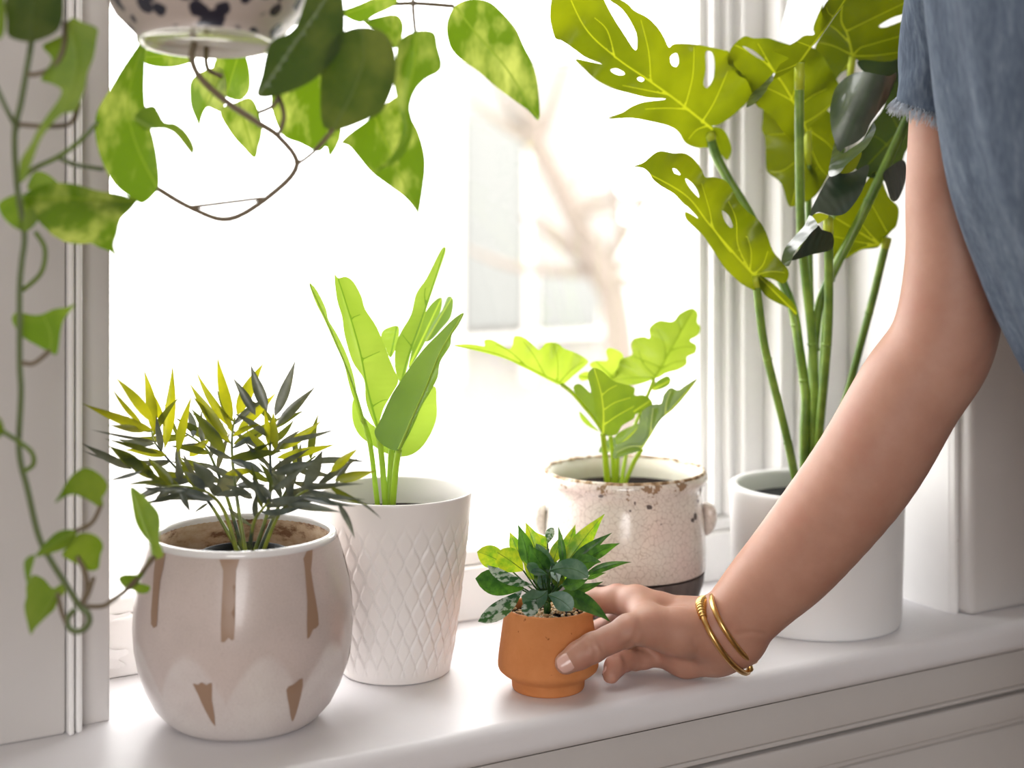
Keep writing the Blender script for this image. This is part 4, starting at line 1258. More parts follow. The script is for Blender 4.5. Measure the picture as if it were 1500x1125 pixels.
rows = [(490, 735, 40, 640, 190, 'g', 1.145, 1.13, 0.02), (470, 745, 65, 1035, 130, 'w', 1.135, 1.11, -0.06), (570, 700, 150, 520, 85, 'w', 1.14, 1.12, -0.08), (330, 530, 55, 395, 160, 'y', 1.165, 1.16, 0.05),
        (480, 570, 238, 400, 180, 'y', 1.155, 1.15, 0.02), (440, 420, 355, 215, 90, 'y', 1.165, 1.17, 0), (570, 660, 475, 470, 50, 'y', 1.135, 1.13, 0), (530, 540, 430, 148, 120, 'g', 1.15, 1.15, 0.04),
        (600, 430, 500, 128, 115, 'y', 1.155, 1.16, 0.03), (710, 370, 560, 185, 130, 'y', 1.165, 1.17, -0.12), (710, 590, 535, 330, 150, 'g', 1.13, 1.125, -0.03), (780, 530, 595, 320, 75, 'k', 1.14, 1.13, -0.05),
        (700, 320, 752, 172, 66, 'w', 1.165, 1.175, -0.05), (845, 540, 798, 160, 58, 'g', 1.145, 1.15, 0.02), (745, 500, 835, 240, 95, 'y', 1.15, 1.165, 0), (840, 440, 955, 145, 95, 'y', 1.155, 1.17, 0.02),
        (850, 540, 1222, 50, 150, 'y', 1.15, 1.165, -0.02), (880, 540, 1290, 222, 95, 'g', 1.145, 1.15, -0.03), (1040, 480, 1362, 318, 100, 'g', 1.14, 1.145, -0.04), (950, 540, 1190, 490, 130, 'g', 1.13, 1.125, -0.12),
        (1050, 610, 1468, 490, 65, 'g', 1.14, 1.14, -0.06), (1060, 650, 1235, 588, 42, 'g', 1.145, 1.15, -0.05), (720, 575, 1075, 635, 150, 'k', 1.115, 1.095, -0.16), (830, 700, 1068, 650, 100, 'g', 1.12, 1.105, 0.05),
        (850, 780, 1212, 668, 75, 'g', 1.135, 1.135, 0.02), (800, 765, 1272, 1035, 140, 'g', 1.125, 1.10, -0.06), (705, 790, 925, 935, 140, 'k', 1.112, 1.092, -0.1), (700, 750, 462, 800, 150, 'k', 1.115, 1.095, -0.22),
        (590, 830, 520, 990, 125, 'w', 1.105, 1.09, 0.05), (690, 600, 545, 575, 55, 'k', 1.112, 1.105, 0.05), (640, 590, 518, 498, 80, 'k', 1.113, 1.105, -0.05), (640, 640, 560, 420, 110, 'g', 1.145, 1.145, 0),
        (760, 620, 700, 400, 110, 'g', 1.15, 1.155, 0), (820, 620, 880, 400, 110, 'g', 1.15, 1.155, 0), (900, 650, 1010, 480, 110, 'g', 1.15, 1.15, 0)]
for k in range(12):
    a = -2.6 + 2.0 * k / 11
    L = rp.uniform(130, 260)
    bx_, by_ = 730 + rp.uniform(-90, 90), 690 + rp.uniform(-40, 40)
    rows.append((bx_, by_, bx_ + L * math.cos(a), by_ + L * math.sin(a), rp.uniform(80, 110), rp.choice('ggyk'), rp.uniform(1.125, 1.16), rp.uniform(1.12, 1.165), rp.uniform(-0.08, 0.08)))
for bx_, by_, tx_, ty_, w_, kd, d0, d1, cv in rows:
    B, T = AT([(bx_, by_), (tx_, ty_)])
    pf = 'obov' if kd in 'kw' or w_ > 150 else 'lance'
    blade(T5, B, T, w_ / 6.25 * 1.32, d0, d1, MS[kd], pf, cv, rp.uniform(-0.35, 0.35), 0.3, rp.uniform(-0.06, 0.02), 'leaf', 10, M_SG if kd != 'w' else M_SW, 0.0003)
    t_ = rp.uniform(-0.3, 0.3)
    s_ = AT([(700 + 90 * t_, 985), (700 + 70 * t_, 860)])
    stem('leaf_stalk', [(s_[0][0], s_[0][1], 1.143 + 0.01 * t_), (s_[1][0], s_[1][1], 1.138), ((B[0] + s_[1][0]) / 2, (B[1] + s_[1][1]) / 2, (1.138 + d0) / 2), (B[0], B[1], d0)], 0.0006, M_SG, T5, 3, 5)

# ------------------------------------------------------------------ hanging pothos
M_PO = leaf_mat('pothos blade', (0.06, 0.14, 0.012), (0.24, 0.32, 0.08), (0.135, 0.235, 0.003), (0.60, 0.66, 0.12), 0.5, 0.33, 60, 0.5, 0.47, 0.74, (1, 1, 0.5), vein=((0.14, 0.22, 0.03), (0.20, 0.30, 0.01)))
M_POD = leaf_mat('pothos shaded blade', (0.045, 0.09, 0.015), (0.11, 0.15, 0.035), (0.045, 0.075, 0.003), (0.14, 0.16, 0.015), 0.35, 0.3, 30, 0.5, 0.42, 0.75, vein=((0.09, 0.14, 0.04), (0.08, 0.1, 0.02)))  # dim copy of the pothos blade: shade worked into its colours
M_POL = leaf_mat('pothos pale blade', (0.13, 0.23, 0.02), (0.22, 0.32, 0.05), (0.13, 0.235, 0.004), (0.24, 0.34, 0.015), 0.4, 0.4, 26, vein=((0.2, 0.3, 0.05), (0.22, 0.32, 0.02)))
M_POV = mat('pothos vine', (0.12, 0.16, 0.06), 0.5)
M_POB = mat('pothos brown vine', (0.16, 0.12, 0.07), 0.5)
M_POG = leaf_mat('pothos midrib', (0.14, 0.26, 0.03), (0.2, 0.33, 0.05), (0.25, 0.42, 0.01), (0.3, 0.5, 0.02), 0.35, 0.4, 20)
HC = P(303, 68, 0.93)
HC.z = P(303, 62, 0.93).z
TH = thing('hanging_pothos', 'trailing variegated pothos in a hanging blue and white patterned pot', 'hanging plant', HC)
M_HP = mat('patterned pot glaze', (0.55, 0.48, 0.44), 0.3, 0.5, coat=0.2)
vh = N(M_HP, 'ShaderNodeTexVoronoi', Scale=85.0)
lk(M_HP, coords(M_HP, 'Object', (1, 1, 0.8)), vh.inputs['Vector'])
nh = N(M_HP, 'ShaderNodeTexNoise', Scale=60.0, Detail=2.0)
lk(M_HP, coords(M_HP), nh.inputs['Vector'])
ah = N(M_HP, 'ShaderNodeMath', operation='ADD')
lk(M_HP, vh.outputs['Distance'], ah.inputs[0])
lk(M_HP, nh.outputs['Fac'], ah.inputs[1])
lk(M_HP, ramp(M_HP, ah.outputs[0], [(0.86, (0.02, 0.022, 0.04)), (0.94, (0.52, 0.45, 0.41))]), bsdf(M_HP).inputs['Base Color'])
M_HB = mat('white glazed foot', (0.86, 0.82, 0.79), 0.10, 0.8, coat=1.0)
bsdf(M_HB).inputs['Coat IOR'].default_value = 2.2
hp = lathe('pot', HC, [(0.0410, 0.0), (0.0412, 0.003), (0.0440, 0.006), (0.0540, 0.016), (0.0620, 0.030), (0.0670, 0.048), (0.0690, 0.068), (0.0690, 0.090), (0.0670, 0.110), (0.0655, 0.112), (0.0640, 0.110), (0.064, 0.095)],
           M_HP, TH, 80, cap=False)
lathe('foot_ring', HC, [(0.0410, 0.0005), (0.0408, -0.001), (0.0385, -0.001), (0.0372, 0.0010), (0.0370, 0.0045), (0.0001, 0.0050)], M_HB, hp, 64, cap=False)
soil_disc('soil', HC, 0.0642, 0.097, M_SOIL, hp)
hp.rotation_euler = Matrix.Rotation(R(-8), 3, RGT).to_euler()
M_CORD = mat('jute cord', (0.45, 0.34, 0.22), 0.9)
hook = Vector((HC.x, HC.y, ZC - 0.012))
for k in range(3):
    a = R(50 + 120 * k)
    e = HC + Vector((0.0665 * math.cos(a), 0.0665 * math.sin(a), 0.109))
    g = tube_geo([e, e.lerp(hook, 0.5), hook], 0.0012, 6)
    mesh_obj('cord', g[0], g[1], M_CORD, TH)
M_BRASS = mat('old brass', (0.66, 0.42, 0.15), 0.25, 0.5, 1.0)
g = tube_geo([hook + Vector((0, 0, 0.016)), hook + Vector((0, 0, 0.006)), hook, hook + Vector((0, 0, -0.004))], [0.010, 0.009, 0.003, 0.002], 12)
mesh_obj('ceiling_hook', g[0], g[1], M_BRASS, TH)

B1, B2 = zm(0, 0, 3.309), zm(400, 0, 3.309)
B5 = zm(0, 130, 4.5)
BM, BL = zm(0, 420, 4.327), zm(0, 660, 3.88)
I_ = zm(0, 0, 1)


def hleaf(f, outline, B, T, dB, dT, m=None, mid=None, **kw):
    return leaf(TH, f(outline), z1(f, B), z1(f, T), dB, dT, m or M_PO, None, (), (), 0.0008, 9, 4, f(mid) if mid else None, ridge=0.0004, **kw)


hleaf(B1, [(685, 200), (600, 320), (540, 420), (490, 500), (465, 560), (460, 640), (480, 740), (520, 840), (570, 910), (640, 962), (690, 988), (740, 952), (772, 900), (768, 800), (750, 690), (725, 600), (706, 520), (700, 430),
           (702, 330), (705, 200)], (765, 915), (690, 200), 0.93, 0.95, mid=[(765, 915), (660, 700), (620, 480), (695, 205)], fold=0.4, roll=0.3)
hleaf(B1, [(650, 570), (690, 525), (745, 510), (775, 550), (800, 590), (850, 597), (905, 640), (944, 712), (932, 752), (892, 705), (848, 652), (800, 628), (740, 627), (690, 625)], (655, 575), (935, 740), 0.90, 0.905, M_POL, fold=0.5)
hleaf(B5, [(160, 700), (260, 640), (380, 620), (500, 630), (640, 670), (780, 690), (870, 718), (905, 740), (860, 800), (800, 860), (770, 960), (750, 1030), (766, 1102), (720, 1070), (650, 1045), (600, 1020), (520, 1025), (430, 1010),
           (340, 960), (310, 930), (250, 870), (190, 790)], (890, 735), (165, 720), 0.91, 0.875, mid=[(890, 735), (700, 740), (450, 720), (165, 720)], fold=0.7, roll=-0.5, m=M_PO)
hleaf(B5, [(-10, 760), (60, 710), (150, 690), (200, 760), (250, 850), (220, 910), (160, 940), (80, 905), (15, 840)], (150, 695), (170, 935), 0.885, 0.88, M_POL, fold=0.3)
hleaf(B5, [(185, 665), (200, 590), (240, 545), (310, 560), (385, 628), (300, 645)], (190, 660), (380, 625), 0.90, 0.905, M_POL)
hleaf(I_, [(95, 36), (107, 26), (120, 32), (142, 41), (142, 56), (137, 85), (128, 107), (125, 128), (117, 150), (110, 163), (90, 168), (68, 192), (58, 208), (47, 237), (36, 265), (28, 258), (30, 235), (44, 212),
           (54, 192), (68, 170), (84, 148), (90, 132), (76, 123), (60, 117), (68, 102), (76, 86), (62, 68), (78, 58), (92, 50)], (98, 34), (33, 262), 0.87, 0.85, M_POL, mid=[(98, 34), (112, 90), (95, 150), (60, 205), (33, 262)], fold=0.2)
hleaf(I_, [(8, 0), (10, 30), (12, 52), (30, 60), (50, 61), (75, 52), (88, 40), (93, 15), (88, -15), (60, -40), (20, -30)], (50, -38), (45, 60), 0.86, 0.84, M_POD, fold=0.3)
hleaf(I_, [(-15, -5), (4, -8), (8, 20), (6, 48), (-2, 58), (-15, 50)], (-5, -8), (-4, 57), 0.85, 0.84, M_POL)
hleaf(I_, [(210, 70), (245, 66), (283, 72), (285, 88), (255, 98), (225, 97), (211, 90)], (284, 80), (211, 84), 1.0, 1.0)
hleaf(I_, [(278, 140), (280, 118), (300, 103), (325, 100), (332, 130), (325, 163), (305, 157), (297, 168), (292, 184), (287, 175), (280, 157)], (325, 110), (291, 183), 0.985, 0.98)
hleaf(I_, [(313, 95), (325, 78), (350, 76), (363, 90), (366, 130), (350, 147), (325, 137), (315, 115)], (350, 78), (330, 142), 1.0, 0.995)
hleaf(I_, [(322, 163), (345, 150), (370, 145), (384, 185), (379, 215), (373, 232), (355, 215), (338, 195)], (350, 150), (373, 231), 0.985, 0.975)
hleaf(I_, [(458, -25), (432, 40), (396, 62), (383, 110), (376, 140), (400, 142), (440, 128), (470, 108), (500, 70), (505, 20), (495, -25)], (490, -20), (378, 140), 0.90, 0.89, M_POD, fold=0.3)
hleaf(I_, [(398, 142), (440, 120), (470, 105), (480, 150), (500, 192), (484, 229), (478, 215), (466, 222), (440, 210), (412, 195)], (470, 110), (484, 228), 0.985, 0.975, fold=0.3)
hleaf(B2, [(240, 280), (290, 190), (370, 140), (460, 130), (540, 160), (592, 250), (592, 380), (560, 480), (520, 545), (430, 592), (310, 632), (240, 602), (230, 440)], (292, 625), (420, 135), 0.91, 0.895, M_POD,
      mid=[(292, 625), (390, 440), (440, 280), (425, 135)], fold=0.3, roll=-0.2)
hleaf(B2, [(330, 690), (380, 640), (450, 590), (520, 530), (600, 470), (645, 540), (685, 600), (712, 660), (737, 760), (735, 860), (705, 1050), (690, 1020), (640, 960), (560, 900), (480, 840), (420, 770), (370, 710)], (490, 560), (704, 1045), 0.965, 0.945,
      fold=0.3)
hleaf(B2, [(610, 200), (690, 150), (780, 155), (800, 230), (820, 310), (800, 352), (740, 385), (690, 440), (665, 520), (678, 600), (660, 700), (600, 782), (485, 838), (560, 775), (612, 690), (630, 600), (602, 500), (585, 400), (595, 300)], (690, 150), (500, 832),
      0.93, 0.91, M_PO, mid=[(690, 150), (680, 330), (640, 520), (645, 660), (500, 832)], fold=0.6, roll=0.4)
hleaf(B2, [(890, 20), (960, -5), (1040, 5), (1100, 50), (1170, 130), (1220, 230), (1270, 340), (1287, 450), (1289, 582), (1230, 530), (1160, 480), (1080, 420), (1000, 350), (900, 280), (855, 220), (840, 130), (860, 60)], (880, 25), (1288, 580), 1.0, 0.98,
      mid=[(880, 25), (990, 170), (1130, 330), (1288, 580)], fold=0.25)
hleaf(B2, [(440, 110), (520, 80), (600, 72), (632, 120), (622, 190), (590, 235), (540, 165)], (600, 75), (560, 215), 0.97, 0.96)
hleaf(B2, [(330, 60), (420, 20), (560, -40), (600, -20), (592, 25), (500, 70), (420, 110)], (600, -20), (340, 70), 0.98, 0.97)
hleaf(BM, [(75, 205), (110, 160), (200, 178), (265, 175), (340, 142), (420, 130), (478, 112), (410, 200), (385, 280), (362, 425), (310, 412), (230, 370), (160, 330), (110, 280)], (320, 408), (90, 200), 0.89, 0.90, M_POL,
      mid=[(320, 408), (320, 300), (275, 180)], fold=0.2)
hleaf(I_, [(-14, 612), (0, 612), (6, 630), (-2, 642), (-14, 642)], (5, 631), (-12, 618), 0.87, 0.86, M_POL)
hleaf(BL, [(345, 240), (400, 150), (480, 98), (560, 128), (612, 190), (600, 240), (580, 270), (588, 308), (560, 320), (530, 300), (470, 266), (420, 250), (370, 262), (312, 298)], (575, 310), (315, 295), 0.91, 0.89, M_POL, fold=0.5, roll=-0.2)
hleaf(BL, [(200, 602), (260, 520), (330, 460), (410, 448), (432, 470), (400, 540), (330, 572), (260, 592)], (425, 460), (203, 600), 0.90, 0.885, M_POL, fold=0.4)
hleaf(BL, [(352, 590), (400, 530), (440, 475), (500, 468), (556, 490), (587, 540), (570, 600), (558, 672), (500, 682), (450, 652), (390, 622)], (440, 590), (560, 670), 0.905, 0.915, M_POL)
hleaf(BL, [(150, 765), (190, 708), (250, 730), (300, 782), (350, 758), (374, 798), (330, 850), (312, 900), (260, 950), (200, 1010), (175, 1047), (155, 980), (138, 890), (150, 830)], (325, 800), (175, 1045), 0.905, 0.89, M_POL, fold=0.3)
hleaf(BL, [(740, 208), (790, 230), (850, 290), (900, 350), (912, 420), (905, 500), (922, 560), (926, 602), (870, 612), (850, 530), (810, 480), (770, 410), (750, 310)], (880, 610), (742, 208), 0.94, 0.945, M_POL, fold=0.35)
hleaf(BL, [(673, 730), (700, 705), (780, 703), (812, 700), (785, 745), (852, 772), (840, 806), (790, 812), (740, 785), (700, 775)], (735, 788), (690, 715), 0.93, 0.92, M_POL)
hleaf(BL, [(135, 640), (165, 600), (200, 600), (180, 680), (165, 760), (148, 740)], (200, 600), (160, 755), 0.89, 0.885, M_POL)

hv = lambda name, pts, r, m=None: stem(name, pts, r, m or M_POV, TH, 6, 8)
hv('vine', [(400, -60, 0.95), (200, -70, 0.90), (70, -60, 0.875), (52, 0, 0.87), (46, 62, 0.868), (38, 110, 0.867), (31, 150, 0.868), (22, 195, 0.87), (25, 270, 0.878), (36, 341, 0.885), (32, 385, 0.885), (29, 425, 0.885), (29, 530, 0.887), (31, 575, 0.888),
            (28, 660, 0.89), (41, 719, 0.892), (57, 786, 0.895), (77, 825, 0.897), (103, 866, 0.90), (117, 888, 0.902), (128, 898, 0.902), (131, 910, 0.902), (124, 921, 0.902), (111, 925, 0.902), (100, 917, 0.904), (100, 904, 0.905), (110, 893, 0.905)], 0.0018)
hv('vine', [(116, 887, 0.903), (148, 888, 0.91), (165, 879, 0.915), (185, 864, 0.92), (206, 840, 0.93), (226, 816, 0.94)], 0.0015, M_POB)
hv('vine', [(285, 62, 0.94), (281, 85, 0.94), (292, 112, 0.94), (328, 146, 0.935), (372, 176, 0.93), (408, 200, 0.925), (435, 241, 0.92), (400, 283, 0.915), (336, 321, 0.915), (281, 305, 0.92), (232, 277, 0.928)], 0.0020, M_POB)
for pts, m_ in (([(435, 241, 0.92), (460, 222, 0.915), (488, 190, 0.91)], M_POB), ([(281, 303, 0.92), (330, 297, 0.917), (385, 290, 0.916)], M_POB), ([(408, 140, 0.93), (416, 170, 0.928), (408, 198, 0.926)], M_POB),
                ([(302, 70, 0.96), (304, 100, 0.975), (325, 112, 0.98)], M_POB), ([(378, 165, 0.93), (400, 155, 0.93), (408, 140, 0.92)], M_POB), ([(29, 530, 0.887), (46, 533, 0.887), (60, 525, 0.888), (73, 513, 0.89)], M_POB),
                ([(95, 32, 0.869), (93, 70, 0.866), (78, 98, 0.866), (52, 109, 0.866), (38, 107, 0.867)], M_POB), ([(-6, 125, 0.86), (10, 160, 0.862), (26, 190, 0.868)], M_POV), ([(25, 182, 0.87), (70, 185, 0.875), (104, 180, 0.885), (116, 152, 0.875)], M_POB),
                ([(25, 268, 0.878), (50, 247, 0.875), (85, 230, 0.878), (118, 206, 0.885), (142, 180, 0.91)], M_POL), ([(85, 230, 0.878), (110, 241, 0.885), (150, 248, 0.91)], M_POV), ([(52, 340, 0.885), (66, 365, 0.883), (60, 400, 0.884), (33, 425, 0.886)], M_POL),
                ([(4, 632, 0.87), (25, 645, 0.88), (46, 662, 0.885), (49, 680, 0.887), (36, 690, 0.89)], M_POL), ([(148, 740, 0.91), (135, 765, 0.91), (112, 778, 0.905), (100, 790, 0.90)], M_POB),
                ([(113, 815, 0.905), (125, 840, 0.905), (127, 865, 0.905), (119, 886, 0.903)], M_POB), ([(84, 868, 0.905), (90, 895, 0.905), (98, 915, 0.904)], M_POB), ([(137, 845, 0.905), (130, 868, 0.904), (120, 885, 0.903)], M_POB),
                ([(575, 6, 0.99), (610, 5, 0.995), (665, 9, 1.0)], M_POB), ([(606, -15, 0.95), (605, 10, 0.94), (608, 45, 0.93)], M_POB), ([(470, -40, 0.94), (500, -30, 0.95), (560, -20, 0.97)], M_POB),
                ([(380, -50, 0.94), (440, -60, 0.93), (480, -40, 0.91), (492, -18, 0.90)], M_POB), ([(502, 60, 0.905), (498, 30, 0.91), (490, 0, 0.92), (470, -40, 0.93)], M_POB), ([(222, 817, 0.94), (202, 850, 0.93), (190, 862, 0.922)], M_POL)):
    hv('leaf_stalk', pts, 0.0014, m_)

# ------------------------------------------------------------------ person reaching for the terracotta pot
M_SKIN = mat('skin', (0.50, 0.275, 0.205), 0.48, 0.4, sss=0.18)
bsdf(M_SKIN).inputs['Subsurface Radius'].default_value = (0.012, 0.004, 0.002)
bsdf(M_SKIN).inputs['Subsurface Scale'].default_value = 0.6
c_, n_ = noise_col(M_SKIN, [(0.3, (0.50, 0.275, 0.20)), (0.55, (0.45, 0.235, 0.168)), (0.75, (0.44, 0.20, 0.145))], 28, 5, 0.6)
lk(M_SKIN, c_, bsdf(M_SKIN).inputs['Base Color'])
nsk = N(M_SKIN, 'ShaderNodeTexNoise', Scale=600.0, Detail=3.0)
lk(M_SKIN, coords(M_SKIN), nsk.inputs['Vector'])
bump(M_SKIN, nsk.outputs['Fac'], 0.06, 0.0006)


def L3(x, y, d):
    """photo point -> (right, forward, up) metres"""
    k = d / F
    return np.array([(x - 750) * k, d, CAMZ + (YH - y) * k])


def L2W(p):
    return RGT * float(p[0]) + FWD * float(p[1]) + UP * float(p[2])


class Field:
    def __init__(s, lo, hi, h):
        s.lo, s.h = np.array(lo), h
        s.n = np.ceil((np.array(hi) - s.lo) / h).astype(int) + 1
        s.ax = [s.lo[i] + h * np.arange(s.n[i]) for i in range(3)]

    def new(s):
        return np.full(s.n, 0.05, np.float32)

    def cone(s, D, a, b, ra, rb, k):
        """smooth union of D with a tapered capsule, worked out only near it"""
        a, b = np.asarray(a), np.asarray(b)
        pad = max(ra, rb) + k + 0.02
        i0 = np.maximum(((np.minimum(a, b) - pad - s.lo) / s.h).astype(int), 0)
        i1 = np.minimum(((np.maximum(a, b) + pad - s.lo) / s.h).astype(int) + 2, s.n)
        if np.any(i1 <= i0): return
        sl = tuple(slice(i0[q], i1[q]) for q in range(3))
        X = [s.ax[q][sl[q]] - a[q] for q in range(3)]
        X = [X[0][:, None, None], X[1][None, :, None], X[2][None, None, :]]
        ba = b - a
        t = np.clip((X[0] * ba[0] + X[1] * ba[1] + X[2] * ba[2]) / max(ba @ ba, 1e-12), 0, 1)
        d = np.sqrt((X[0] - t * ba[0]) ** 2 + (X[1] - t * ba[1]) ** 2 + (X[2] - t * ba[2]) ** 2) - (ra + (rb - ra) * t)
        s.merge(D, d.astype(np.float32), k, sl)

    @staticmethod
    def merge(D, d, k, sl=(slice(None),) * 3):
        o = D[sl]
        if k <= 0:
            D[sl] = np.minimum(o, d)
        else:
            h = np.clip(0.5 + 0.5 * (o - d) / k, 0, 1)
            D[sl] = o * (1 - h) + d * h - k * h * (1 - h)

    def chain(s, D, pts, k):
        for (a, ra), (b, rb) in zip(pts, pts[1:]):
            s.cone(D, a, b, ra, rb, k)

    def mesh(s, D):
        """naive surface nets"""
        ins = D < 0
        nx, ny, nz = D.shape
        c = np.zeros((nx - 1, ny - 1, nz - 1), np.int8)
        for i in (0, 1):
            for j in (0, 1):
                for k in (0, 1):
                    c += ins[i:nx - 1 + i, j:ny - 1 + j, k:nz - 1 + k]
        act = np.argwhere((c > 0) & (c < 8))
        idx = np.full(c.shape, -1, np.int32)
        idx[tuple(act.T)] = np.arange(len(act))
        acc = np.zeros((len(act), 3))
        cnt = np.zeros(len(act))
        cs = [np.array([i, j, k]) for i in (0, 1) for j in (0, 1) for k in (0, 1)]
        for a in cs:
            for q in range(3):
                if a[q]: continue
                b = a.copy()
                b[q] = 1
                va = D[tuple((act + a).T)]
                vb = D[tuple((act + b).T)]
                m = (va < 0) != (vb < 0)
                t = np.where(m, va / np.where(m, va - vb, 1), 0)
                pt = a[None, :] + t[:, None] * (b - a)[None, :]
                acc += np.where(m[:, None], pt, 0)
                cnt += m
        V = (act + acc / cnt[:, None]) * s.h + s.lo
        Q = []
        for q in range(3):
            u, v = (q + 1) % 3, (q + 2) % 3
            sa = [slice(None)] * 3
            sb = [slice(None)] * 3
            sa[q], sb[q] = slice(0, -1), slice(1, None)
            A, B = ins[tuple(sa)], ins[tuple(sb)]
            for flip, mm in ((False, A & ~B), (True, ~A & B)):
                e = np.argwhere(mm)
                e = e[(e[:, u] > 0) & (e[:, v] > 0) & (e[:, u] < D.shape[u] - 1) & (e[:, v] < D.shape[v] - 1)]
                o = np.zeros(3, int)
                quad = []
                for du, dv in ((1, 1), (0, 1), (0, 0), (1, 0)):
                    o = np.zeros(3, int)
                    o[u], o[v] = -du, -dv
                    quad.append(idx[tuple((e + o).T)])
                quad = np.stack(quad, 1)
                if flip: quad = quad[:, ::-1]
                Q.append(quad)
        return V, np.concatenate(Q)


FB = Field((0.0, 1.00, -0.002), (0.40, 1.235, 0.56), 0.0016)
DA = FB.new()
W1, W2 = (L3(1056, 911, 1.155), 0.0175), (L3(1081, 936, 1.148), 0.0180)
arm = [(L3(1064, 926, 1.152), 0.0250), (L3(1114, 869, 1.144), 0.0290), (L3(1172, 808, 1.135), 0.0335), (L3(1265, 690, 1.12), 0.0372), (L3(1331, 578, 1.11), 0.0372), (L3(1381, 500, 1.10), 0.0358), (L3(1399, 390, 1.092), 0.0338), (L3(1395, 280, 1.088), 0.0312),
       (L3(1403, 160, 1.08), 0.0320), (L3(1412, 20, 1.068), 0.033), (L3(1440, -90, 1.05), 0.038)]
arm_c = catmull([tuple(p) + (r,) for p, r in arm], 6)
FB.chain(DA, [(np.array(q[:3]), q[3]) for q in arm_c], 0.0015)
# back of the hand and palm: wrist to each knuckle, heel
K_I, K_M, K_R, K_P = L3(932, 883, 1.166), L3(930, 903, 1.180), L3(944, 930, 1.186), L3(966, 953, 1.182)
FB.chain(DA, [W1, (L3(1005, 905, 1.160), 0.0145), (L3(965, 893, 1.163), 0.0120), (K_I, 0.0110)], 0.006)
FB.chain(DA, [W1, (L3(998, 915, 1.170), 0.0140), (K_M, 0.0112)], 0.008)
FB.chain(DA, [W2, (L3(1005, 936, 1.172), 0.0160), (K_R, 0.0105)], 0.008)
FB.chain(DA, [W2, (L3(1048, 948, 1.160), 0.0195), (L3(1005, 958, 1.170), 0.0160), (K_P, 0.0115)], 0.008)
FB.chain(DA, [(L3(1010, 930, 1.150), 0.016), (L3(965, 925, 1.160), 0.013)], 0.010)
T_M, T_I, T_T = L3(921, 924, 1.118), L3(868, 949, 1.1075), L3(829, 971, 1.1050)
FB.chain(DA, [(L3(1050, 928, 1.146), 0.0180), (L3(990, 926, 1.135), 0.0160), (L3(950, 920, 1.127), 0.0135)], 0.008)
FB.cone(DA, L3(945, 905, 1.140), K_I, 0.0115, 0.0100, 0.010)      # web between thumb and forefinger
TF = FB.new()
FB.chain(TF, [(L3(955, 920, 1.128), 0.0135), (T_M, 0.0116), (L3(893, 937, 1.112), 0.0096), (T_I, 0.0103), (L3(848, 960, 1.1060), 0.0096), (T_T, 0.0080)], 0.003)
FG = FB.new()
for pts in (
    [(K_I, 0.0112), (L3(905, 877, 1.178), 0.0103), (L3(870, 881, 1.189), 0.0098), (L3(828, 912, 1.189), 0.0080), (L3(802, 930, 1.191), 0.0068)],
    [(K_M, 0.0110), (L3(905, 912, 1.195), 0.0096), (L3(880, 926, 1.203), 0.0092), (L3(838, 946, 1.199), 0.0080), (L3(812, 958, 1.194), 0.0070)],
):
    f1 = FB.new()
    FB.chain(f1, pts, 0.004)
    FB.merge(FG, f1, 0.0)
for pts in (
    [(K_R, 0.0102), (L3(925, 944, 1.192), 0.0090), (L3(908, 953, 1.188), 0.0084), (L3(916, 964, 1.178), 0.0078), (L3(930, 970, 1.170), 0.0068)],
    [(K_P, 0.0108), (L3(942, 961, 1.174), 0.0092), (L3(917, 965, 1.164), 0.0084), (L3(901, 976, 1.152), 0.0075), (L3(895, 989, 1.146), 0.0062)],
):
    f1 = FB.new()
    FB.chain(f1, pts, 0.004)
    FB.merge(FG, f1, 0.0010)
FB.merge(DA, FG, 0.005)
FB.merge(DA, TF, 0.006)
V, Q = FB.mesh(DA)
V = np.array(V)
# skin creases: thumb joint, wrist, palm, elbow, inside of the fingers
nrm = np.zeros_like(V)
fn = np.cross(V[Q[:, 2]] - V[Q[:, 0]], V[Q[:, 3]] - V[Q[:, 1]])
for q in range(4):
    np.add.at(nrm, Q[:, q], fn)
nrm /= np.linalg.norm(nrm, axis=1)[:, None] + 1e-12
if np.mean(np.sum(nrm * (V - V.mean(0)), 1)) < 0: nrm = -nrm
pxy = np.stack([750 + V[:, 0] / V[:, 1] * F, YH - (V[:, 2] - CAMZ) / V[:, 1] * F], 1)
front = nrm[:, 1] < 0.3


def crease(pts, width, depth):
    c = np.array(catmull(pts, 6))
    best = np.full(len(V), 1e9)
    for a, b in zip(c, c[1:]):
        ba = b - a
        t = np.clip(((pxy - a) @ ba) / max(ba @ ba, 1e-9), 0, 1)
        best = np.minimum(best, np.linalg.norm(pxy - a - t[:, None] * ba, axis=1))
    w_ = np.exp(-(best / width) ** 2) * front
    V[:] -= nrm * (w_ * depth)[:, None]


for pts, w_, dp in (([(860, 936), (868, 944), (873, 956), (871, 966)], 2.6, 0.0005), ([(868, 931), (877, 940), (883, 952)], 2.4, 0.0004), ([(852, 945), (859, 955)], 2.2, 0.0003),
                    ([(1016, 940), (1022, 955), (1016, 975)], 3.5, 0.0004), ([(925, 945), (945, 952), (975, 966), (1010, 972)], 4, 0.0007), ([(913, 962), (917, 972), (914, 982)], 2.2, 0.0006),
                    ([(901, 962), (905, 970)], 2.2, 0.0004), ([(1080, 930), (1100, 926), (1118, 930)], 3, 0.0004), ([(1448, 505), (1435, 530), (1425, 545)], 5, 0.0002), ([(936, 915), (930, 935), (918, 946)], 4, 0.0004)):
    crease(pts, w_ * 1.15, dp * 1.9)
base = Vector((RGT.x * 0.52 + FWD.x * 0.86, RGT.y * 0.52 + FWD.y * 0.86, ZF))
TP = thing('person', 'person in a short-sleeved blue denim shirt reaching one bare arm to the terracotta pot', 'person', base)
bodyV = [L2W(p) for p in V]
bodyQ = [tuple(int(i) for i in q) for q in Q]
